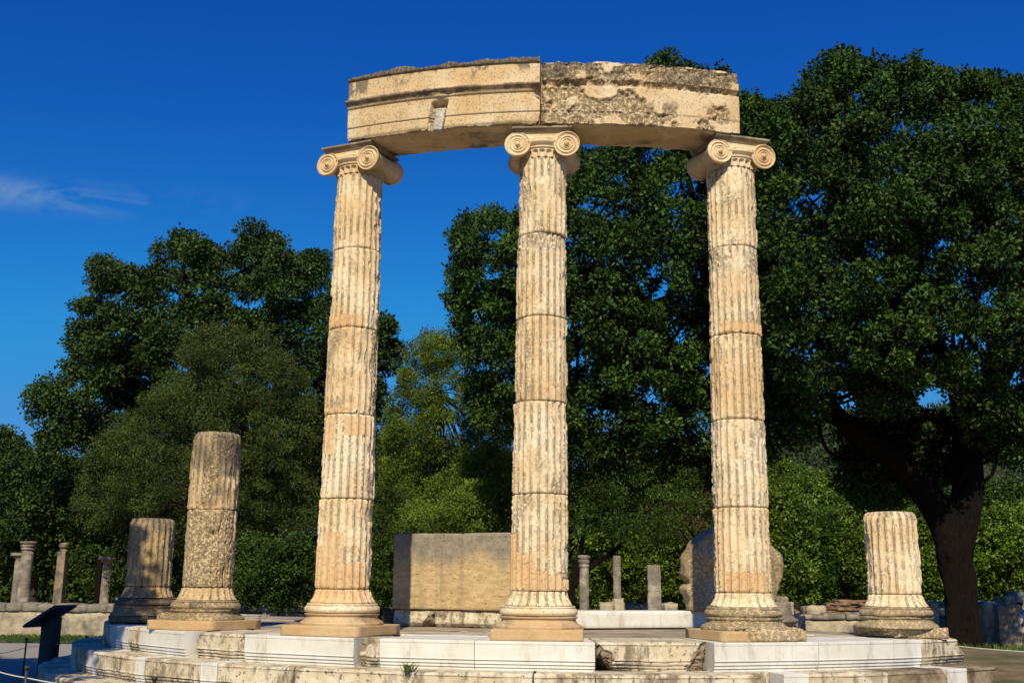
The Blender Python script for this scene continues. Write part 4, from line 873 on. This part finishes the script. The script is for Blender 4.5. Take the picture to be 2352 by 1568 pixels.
# palaestra columns
GP = 'small distant columns of the ruined colonnades'
def small_column(x, ytop, ybot, Yd, wpx, label, cap=None, seed=0, mat='wallgrey', square=False, joint=None):
    b = atY(x, ybot, Yd); t = atY(x, ytop, Yd); dep = np.linalg.norm(b[:2]-CP[:2]); r = wpx*dep/FOC/2; g = gzf(b); root = empty('ruined_column', (b[0], b[1], g)); tag(root, label, 'column', GP)
    H = t[2]-g; n = 16*6; zz = np.linspace(0, H-(.28 if cap else 0), 70); th = np.arange(n)*2*math.pi/n; rings = []
    jz = H-(H-(b[2]-g))*(joint or .62)
    for z in zz:
        rr = r*(1-.12*z/H)*(1-.05*np.cos(th*16)**2*(not square))
        if square: rr = rr/np.maximum(np.abs(np.cos(th)), np.abs(np.sin(th)))*.88
        if abs(z-jz) < H/90: rr = rr*.94
        rings.append(np.stack([rr*np.cos(th), rr*np.sin(th), np.full(n, z)], 1))
    V, F = loft(rings, 2); V = rough(V, F, r*.07, 5, seed, 4); mk('shaft', V, F, M[mat], root)
    if cap:
        h0 = H-.28
        if cap == 'doric': V, F = lathe([(r*.85, h0), (r*.9, h0+.06), (r*1.35, h0+.15), (r*1.4, h0+.18)], 40, .03); V2, F2 = box(0, 0, h0+.18, r*3.3, r*3.3, .11, .3, .1); V, F = join((V, F), (V2, F2))
        elif cap == 'ringed': V, F = lathe([(r*.9, h0-.05), (r*1.1, h0), (r*.95, h0+.05), (r*1.15, h0+.10), (r*1.2, h0+.14), (r*1.0, h0+.16), (r*1.3, h0+.22), (r*1.3, h0+.28)], 40, .02)
        else: V, F = lathe([(r*.8, h0), (r*.85, h0+.05), (r*.5, h0+.1), (r*.9, h0+.17), (r*.8, h0+.26), (r*.3, h0+.3)], 30, .03); V = rough(V, F, .05, 6, seed)
        V = rough(V, F, .01, 6, seed+2); mk('column_top', V, F, M[mat], root)
    return root
small_column(34, 1270, 1384, 24, 18, 'small plain column farthest left, half behind the ringed one', 'doric', 1)
small_column(52, 1243, 1384, 22, 26, 'small column with a ringed capital near the left edge', 'ringed', 2, joint=.66)
small_column(134, 1248, 1385, 21, 21, 'thin square pillar with a broken top, left of the info stand panel', 'broken', 3, 'wallbrown', True)
small_column(239, 1278, 1386, 22, 21, 'small column with a wide flat capital left of the shaded stump', 'doric', 4, joint=.55)
small_column(1342, 1275, 1400, 11.5, 23, 'small column with a notched top just right of the middle tall column', 'ringed', 5)
small_column(1418, 1276, 1400, 12, 19, 'thin dark pillar midway between the middle and right tall columns', None, 6)
small_column(1503, 1298, 1400, 13, 36, 'thick square pillar dappled with shade left of the round stone', None, 7, 'wallgrey', True)
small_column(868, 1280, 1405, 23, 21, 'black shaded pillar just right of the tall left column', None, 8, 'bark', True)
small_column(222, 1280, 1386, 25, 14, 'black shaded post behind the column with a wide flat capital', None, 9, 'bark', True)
# loose blocks
GR = 'loose ancient blocks lying about'
def loose(x0, x1, ytop, ybot, Yd, label, mat='wallstone', rz=0, seed=0, dep=.6):
    a = atY(x0, ybot, Yd); b = atY(x1, ybot, Yd); t = atY(x0, ytop, Yd); g = gzf(a); w_ = b[0]-a[0]
    V, F = box(0, 0, 0, w_, dep, t[2]-g, rz, max(.05, w_/14), .04); V = rough(V, F, .04, 2.2, seed); V = rough(V, F, .02, 8, seed+1)
    o = mk('stone_block', V, F, M[mat]); o.location = ((a[0]+b[0])/2, Yd+dep/2, g-.02); tag(o, label, 'stone block', GR)
B_ = [(262, 282, 1372, 1386, 19, 'small pale upright block between the wide-capital column and the shaded stump', 'wallstone'),
 (265, 305, 1322, 1350, 36, 'distant pale block beyond the wall left of the shaded stump', 'wallstone'),
 (1378, 1412, 1380, 1402, 11.0, 'pale squarish block left of the thin dark pillar base', 'wallstone'),
 (1408, 1432, 1371, 1402, 11.4, 'taller pale block behind the thin dark pillar base', 'wallstone'),
 (1440, 1490, 1383, 1402, 17, 'low dark block between the thin pillar and the thick pillar', 'wallgrey'),
 (1525, 1556, 1383, 1402, 11, 'small rubble block left of the round stone foot', 'wallstone'),
 (1786, 1806, 1366, 1400, 8.8, 'upright carved pale stone right of the round stone', 'wallstone'),
 (1806, 1826, 1380, 1400, 9.9, 'low pale rubble stone left of the seated person', 'wallstone'),
 (1852, 1892, 1390, 1402, 10.2, 'low pale cracked block right of the seated person', 'wallstone'),
 (2258, 2300, 1382, 1412, 18, 'long pale block with grass behind the oak trunk right side', 'wallstone'),
 (2296, 2345, 1386, 1408, 17, 'dark flat block near the walking person', 'wallgrey'),
 (2306, 2326, 1368, 1392, 19.5, 'small broken cross-like stone above the blocks at the right edge', 'wallstone'),
 (2330, 2375, 1357, 1392, 20.5, 'tall pale block at the right edge behind the walking person', 'wallstone'),
 (2110, 2160, 1383, 1402, 18, 'long pale wall block between the sunlit stump and the oak trunk', 'wallstone'),
 (600, 640, 1362, 1400, 27, 'dark rubble block low between the two-drum column and the left tall column', 'wallstone'),
 (646, 690, 1358, 1398, 28, 'pale rubble block beside the left tall column', 'wallstone')]
for i, (x0, x1, yt, yb, Yd, lab, mt) in enumerate(B_): loose(x0, x1, yt, yb, Yd, lab, mt, random.uniform(-.3, .3), 400+i)
# brick mound of thin courses
root_p = atY(1930, 1410, 10.6); root = empty('brick_ruin', (root_p[0], 10.6, gzf(root_p))); tag(root, 'low ruin of thin brick courses behind the shrub, left of the sunlit stump', 'brick ruin')
zt = atY(1930, 1377, 10.6)[2]; z0 = atY(1930, 1412, 10.6)[2]; nb = 9; parts = []
V, F = box(0, 0, 0, 1.75, .8, z0-gzf(root_p), 0, .2, .03); parts.append((V, F))
for k in range(nb):
    z = z0-gzf(root_p)+(zt-z0)*k/nb; ww = 1.5-.065*k-(.2 if k > 6 else 0)
    V, F = box(.05*k*.7, random.uniform(-.03, .03), z, ww, .7, (zt-z0)/nb*.80, 0, .07, .01); V = rough(V, F, .03, 7, 500+k); parts.append((V, F))
V, F = join(*parts); mk('brick_courses', V, F, M['brickruin'], root)
V, F = box(0, 0, 0, .8, .7, (zt-gzf(root_p))*.96, 0, .08, .2); V = rough(V, F, .10, 4, 77); V[:, 0] += .85; mk('rubble_core', V, F, M['wallstone'], root)
# bell shaped carved stone behind the fourth column
p = atY(1790, 1440, -3.05); V, F = lathe([(.12, 0), (.13, .03), (.20, .09), (.255, .14), (.26, .17), (.22, .19), (.185, .23), (.165, .33), (.16, .42), (.08, .425)], 60, .015, .004, 9)
V[:, :2] *= 1.02; V = V*np.array([1, 1, .88]); o = mk('carved_capital_stone', V, F, M['wallgrey']); o.location = (float(p[0]), -3.05, -.012); tag(o, 'small grey bell-shaped carved stone beside the base of the right tall column', 'carved stone')

# ------------------------------------------------------------------ info stand
root = empty('info_stand', (-8.29, -.38, -.98)); tag(root, 'dark metal information stand with a slanted panel, in the shade at the left', 'information stand')
V, F = box(.02, 0, 0, .25, .18, .97, R(-18), .1, .008); mk('post', V, F, M['signpost'], root)
d1 = np.array([.09, .60, 0]); d2 = np.array([.54, -.08, .33]); A = atY(53, 1441, -.68)-np.array([-8.29, -.38, -.98]); nn = np.cross(d1, d2); nn = -nn/np.linalg.norm(nn)
def plate(A, d1, d2, nn, th, ins=0):
    A = A+(d1/np.linalg.norm(d1)+d2/np.linalg.norm(d2))*ins; d1 = d1*(1-2*ins/np.linalg.norm(d1)); d2 = d2*(1-2*ins/np.linalg.norm(d2))
    q = [A, A+d1, A+d1+d2, A+d2]; V = np.array(q+[x+nn*th for x in q]); F = [np.array([[3, 2, 1, 0], [4, 5, 6, 7], [0, 1, 5, 4], [1, 2, 6, 5], [2, 3, 7, 6], [3, 0, 4, 7]])]; return V, F
V, F = plate(A, d1, d2, nn, .035); mk('panel_tray', V, F, M['darkmetal'], root, False)
V, F = plate(A+nn*.034, d1, d2, nn, .018, .025); mk('panel_face', V, F, flat('blue_grey_panel', (.10, .14, .20), .3), root, False)
# rope posts and ropes
GPp = 'thin rope posts round the platform'
def rope_post(p, top, label, r=.014):
    p = np.array(p, float); g = -1.0; root = empty('rope_post', (p[0], p[1], g)); tag(root, label, 'rope post', GPp)
    V, F = tube([(0, 0, -.05), (0, 0, (top-g)/2), (0, 0, top-g)], [r]*3, 10); mk('rod', V, F, M['darkmetal'], root)
    V, F = tube([(0, 0, top-g-.02), (0, 0, top-g+.012)], [r*1.7]*2, 10); mk('cap', V, F, M['darkmetal'], root)
pA = atz(52, 1556, -1.0); zA = CP[2]-.0; tA = atY(52, 1466, pA[1])[2]; rope_post(pA, tA, 'thin dark rope post left of the info stand')
pB = ray(62, 1531); pB = CP+pB*(-.22-CP[2])/pB[2]; rope_post(pB, -.22, 'thin rope post at the bottom left corner, in front of the info stand')
pC = atY(199, 1461, -.8); rope_post(pC, pC[2], 'short far rope post between the info stand and the steps')
pD = ray(355, 1556); pD = CP+pD*(-.22-CP[2])/pD[2]; rope_post(pD, -.22, 'rope post at the bottom edge in front of the left steps')
def rope(a, b, sag, label, r=.006, col='rope'):
    a = np.array(a, float); b = np.array(b, float); t = np.linspace(0, 1, 24)[:, None]; P = a+(b-a)*t; P[:, 2] -= (sag*4*t*(1-t)).ravel(); V, F = tube(P, [r]*24, 6); tag(mk('rope', V, F, M[col]), label, 'rope')
rope((pA[0], pA[1], tA-.02), atY(0, 1467, pA[1]+.6), .01, 'pale rope running left from the post beside the info stand', .008)
rope((pA[0], pA[1], tA-.03), (pC[0]-1.0, pC[1]+4.5, tA-.1), .02, 'pale rope passing behind the info stand', .008)
rope((pA[0], pA[1], tA-.13), (pC[0], pC[1], pC[2]-.03), .03, 'thin dark rope crossing in front of the info stand', .005)
rope((pA[0], pA[1], tA-.14), atY(-30, 1503, pA[1]-1.5), .02, 'thin dark rope at the left edge below the pale rope', .005)
pE = ray(-60, 1520); pE = CP+pE*(-.28-CP[2])/pE[2]; q_ = atY(62, 1556, pB[1]); q2 = ray(330, 1590); q2 = CP+q2*(-.34-CP[2])/q2[2]
rope(pE, q_, .02, 'white rope at the bottom left corner', .0065); rope(q_, q2, .02, 'white rope running towards the steps from the corner post', .0065)
rope(atY(2195, 1483, 2.6), atY(2420, 1500, 1.4), .01, 'white rope stretched at the right edge below the dark block', .010)

# ------------------------------------------------------------------ people (far, small)
def person(loc, rz, label, shirt, seated=False, hat=False, sc=1.0, hatcol=(.35, .33, .28)):
    root = empty('person', loc, rz); tag(root, label, 'person'); skin = flat('skin', (.32, .19, .12), .6)
    bm = bpy.data.meshes.new('body')
    if seated: J = {'pel': (0, 0, .50), 'ch': (.03, 0, .82), 'nk': (.07, 0, 1.03), 'hd': (.09, 0, 1.10), 'ht': (.10, 0, 1.24)}
    else: J = {'pel': (0, 0, .92), 'ch': (.0, 0, 1.25), 'nk': (0, 0, 1.46), 'hd': (.01, 0, 1.53), 'ht': (.02, 0, 1.68)}
    z = J['pel'][2]; sh = J['ch'][2]+.12; vs = [J['pel'], J['ch'], J['nk'], J['hd'], J['ht']]; rd = [.15, .155, .06, .085, .075]; ed = [(0, 1), (1, 2), (2, 3), (3, 4)]
    for s in (-1, 1):
        i = len(vs); cx = J['ch'][0]
        vs += [(cx, s*.18, sh), (cx+(.12 if seated else .05), s*.24, sh-.28), (cx+(.30 if seated else .16), s*.17, sh-(.40 if seated else .46)), (cx+(.38 if seated else .18), s*.15, sh-(.42 if seated else .54))]; rd += [.06, .045, .035, .03]; ed += [(1, i), (i, i+1), (i+1, i+2), (i+2, i+3)]
        i = len(vs)
        if seated: vs += [(.05, s*.10, z-.02), (.45, s*.11, z), (.45, s*.11, .08), (.58, s*.11, .04)]
        else: vs += [(0, s*.09, z-.06), (.03+s*.08, s*.10, .48), (s*.16-.02, s*.10, .08), (.12+s*.16, s*.10, .04)]
        rd += [.10, .065, .045, .035]; ed += [(0, i), (i, i+1), (i+1, i+2), (i+2, i+3)]
    bm.from_pydata(vs, ed, []); o = bpy.data.objects.new('body', bm); COL.objects.link(o); md = o.modifiers.new('s', 'SKIN'); 
    for v, r in zip(bm.skin_vertices[0].data if len(bm.skin_vertices) else [], rd): v.radius = (r, r)
    if not len(bm.skin_vertices): pass
    o.parent = root; md2 = o.modifiers.new('u', 'SUBSURF'); md2.levels = 2; md2.render_levels = 2; bm.materials.append(skin)
    for v, r in zip(bm.skin_vertices[0].data, rd): v.radius = (r, r*1.15)
    bm.skin_vertices[0].data[0].use_root = True
    # jacket shell and trousers
    cx, cz = J['ch'][0], J['ch'][2]; n = 20; a = np.arange(n)*2*math.pi/n; rings = []
    for zz, rx, ry, dx in ((z-.08, .15, .19, 0), (z+.1, .155, .19, cx*.4), (cz, .165, .215, cx), (sh, .17, .225, cx), (sh+.05, .12, .16, cx+.01), (sh+.11, .085, .09, cx+.02)): rings.append(np.stack([dx+rx*np.cos(a), ry*np.sin(a), np.full(n, zz)], 1))
    V, F = loft(rings, 2); parts = [(V, F)]
    for s in (-1, 1): parts.append(tube([(cx, s*.19, sh-.01), (cx+(.12 if seated else .05), s*.25, sh-.28), (cx+(.28 if seated else .15), s*.18, sh-(.39 if seated else .44))], [.075, .06, .05], 10))
    V, F = join(*parts); mk('jacket', V, F, shirt, root)
    trm = flat('dark_trousers', (.03, .03, .035), .8); parts = []
    for s in (-1, 1):
        if seated: parts.append(tube([(0, s*.10, z), (.44, s*.11, z+.01), (.46, s*.11, .10)], [.115, .085, .06], 10))
        else: parts.append(tube([(0, s*.09, z+.02), (.03+s*.08, s*.10, .48), (s*.16-.02, s*.10, .10)], [.115, .085, .06], 10))
    V, F = join(*parts); mk('trousers', V, F, trm, root)
    hx, hz0 = J['ht'][0], J['ht'][2]
    hm = flat('dark_hair', (.012, .010, .009), .7)
    if hat:
        V, F = lathe([(.17, -.01), (.175, 0), (.10, .012), (.095, .07), (.08, .10), (.01, .11)], 28, .02); V += np.array([hx, 0, hz0+.01]); mk('hat', V, F, flat('grey_hat', hatcol, .8), root)
    V, F = lathe([(.02, -.16), (.085, -.12), (.10, -.04), (.092, .03), (.05, .075), (.01, .085)], 24, .02); V += np.array([hx-.022, 0, hz0]); mk('hair', V, F, hm, root)
    V, F = lathe([(.004, -.028), (.014, -.02), (.010, 0), (.003, .022)], 10, .01); V += np.array([hx+.088, 0, hz0-.035]); mk('nose', V, F, skin, root)
    root.scale = (sc,)*3; return root
p = atY(1836, 1400, 8.0); ztop = atY(1828, 1381, 8.0)[2]
person((p[0], 8.0, ztop-1.36*.8), R(200), 'person seated in shade, dark hair and navy top, right of the right tall column', flat('navy_top', (.014, .020, .05), .8), seated=True, sc=.8)
p = atY(2343, 1400, 18.9); ztop = atY(2343, 1373, 18.9)[2]
person((p[0], 18.9, ztop-1.80), R(200), 'person in a pale hat and bright blue jacket walking at the right edge', flat('blue_jacket', (.02, .06, .26), .7), hat=True)

# ------------------------------------------------------------------ grass
def grass_patch(name, label, P, h, kind=None, cat=None, group=None, w=.012, n_blade=1):
    n = len(P); a = rng.uniform(0, 2*math.pi, n); d = np.stack([np.cos(a), np.sin(a), np.zeros(n)], 1); lean = rng.uniform(.1, .9, (n, 1)); hh = h*rng.uniform(.5, 1.2, (n, 1))
    up = np.array([0, 0, 1.]); tip = P+up*hh+d*lean*hh; side = np.stack([-d[:, 1], d[:, 0], d[:, 2]], 1)*w; mid = P+up*hh*.55+d*lean*hh*.3
    V = np.stack([P-side*.7, P+side*.7, mid+side*.6, tip, mid-side*.6], 1).reshape(-1, 3); F = np.arange(n*5).reshape(n, 5)
    return tag(mk(name, V, F, L['grass'], None, False), label, cat, group, kind)
n = 26000; gx = rng.uniform(-27, -4, n); gy = rng.uniform(9.55, 12.4, n); k = fbm(np.stack([gx, gy, gx*0], 1), .9, 3, 5) > -.35; gx, gy = gx[k], gy[k]
grass_patch('grass', 'strip of short green grass in front of the long wall at the left', np.stack([gx, gy, gz(gx, gy)], 1), .16, 'stuff', 'grass', w=.02)
n = 40000; gx = rng.uniform(-6, 34, n); gy = rng.uniform(-4, 26, n); k = (fbm(np.stack([gx, gy, gx*0], 1), .6, 3, 15) > .12) & (gx**2+gy**2 > 8.4**2); gx, gy = gx[k], gy[k]
grass_patch('ground_weeds', 'sparse weeds and dry grass over the earth behind and right of the platform', np.stack([gx, gy, gz(gx, gy)], 1), .13, 'stuff', 'weeds', w=.02)
GT = 'grass tufts growing on the steps'
for (x, y, z, h, nn_, lab) in ((560, 1508, -.29, .15, 26, 'grass tuft on the second step below the old block left of the tall left column'), (938, 1542, -.29, .085, 40, 'small bushy grass tuft on the second step left of the middle column'), (197, 1520, -.58, .16, 12, 'thin grass tuft on the lowest step at the left'), (760, 1566, -.58, .06, 14, 'tiny tuft at the bottom edge of the lower step')):
    p = atz(x, y, z); P = p+rng.normal(size=(nn_, 3))*np.array([.03, .02, 0]); P[:, 2] = z; grass_patch('grass_tuft', lab, P, h, None, 'grass tuft', GT, w=.006)
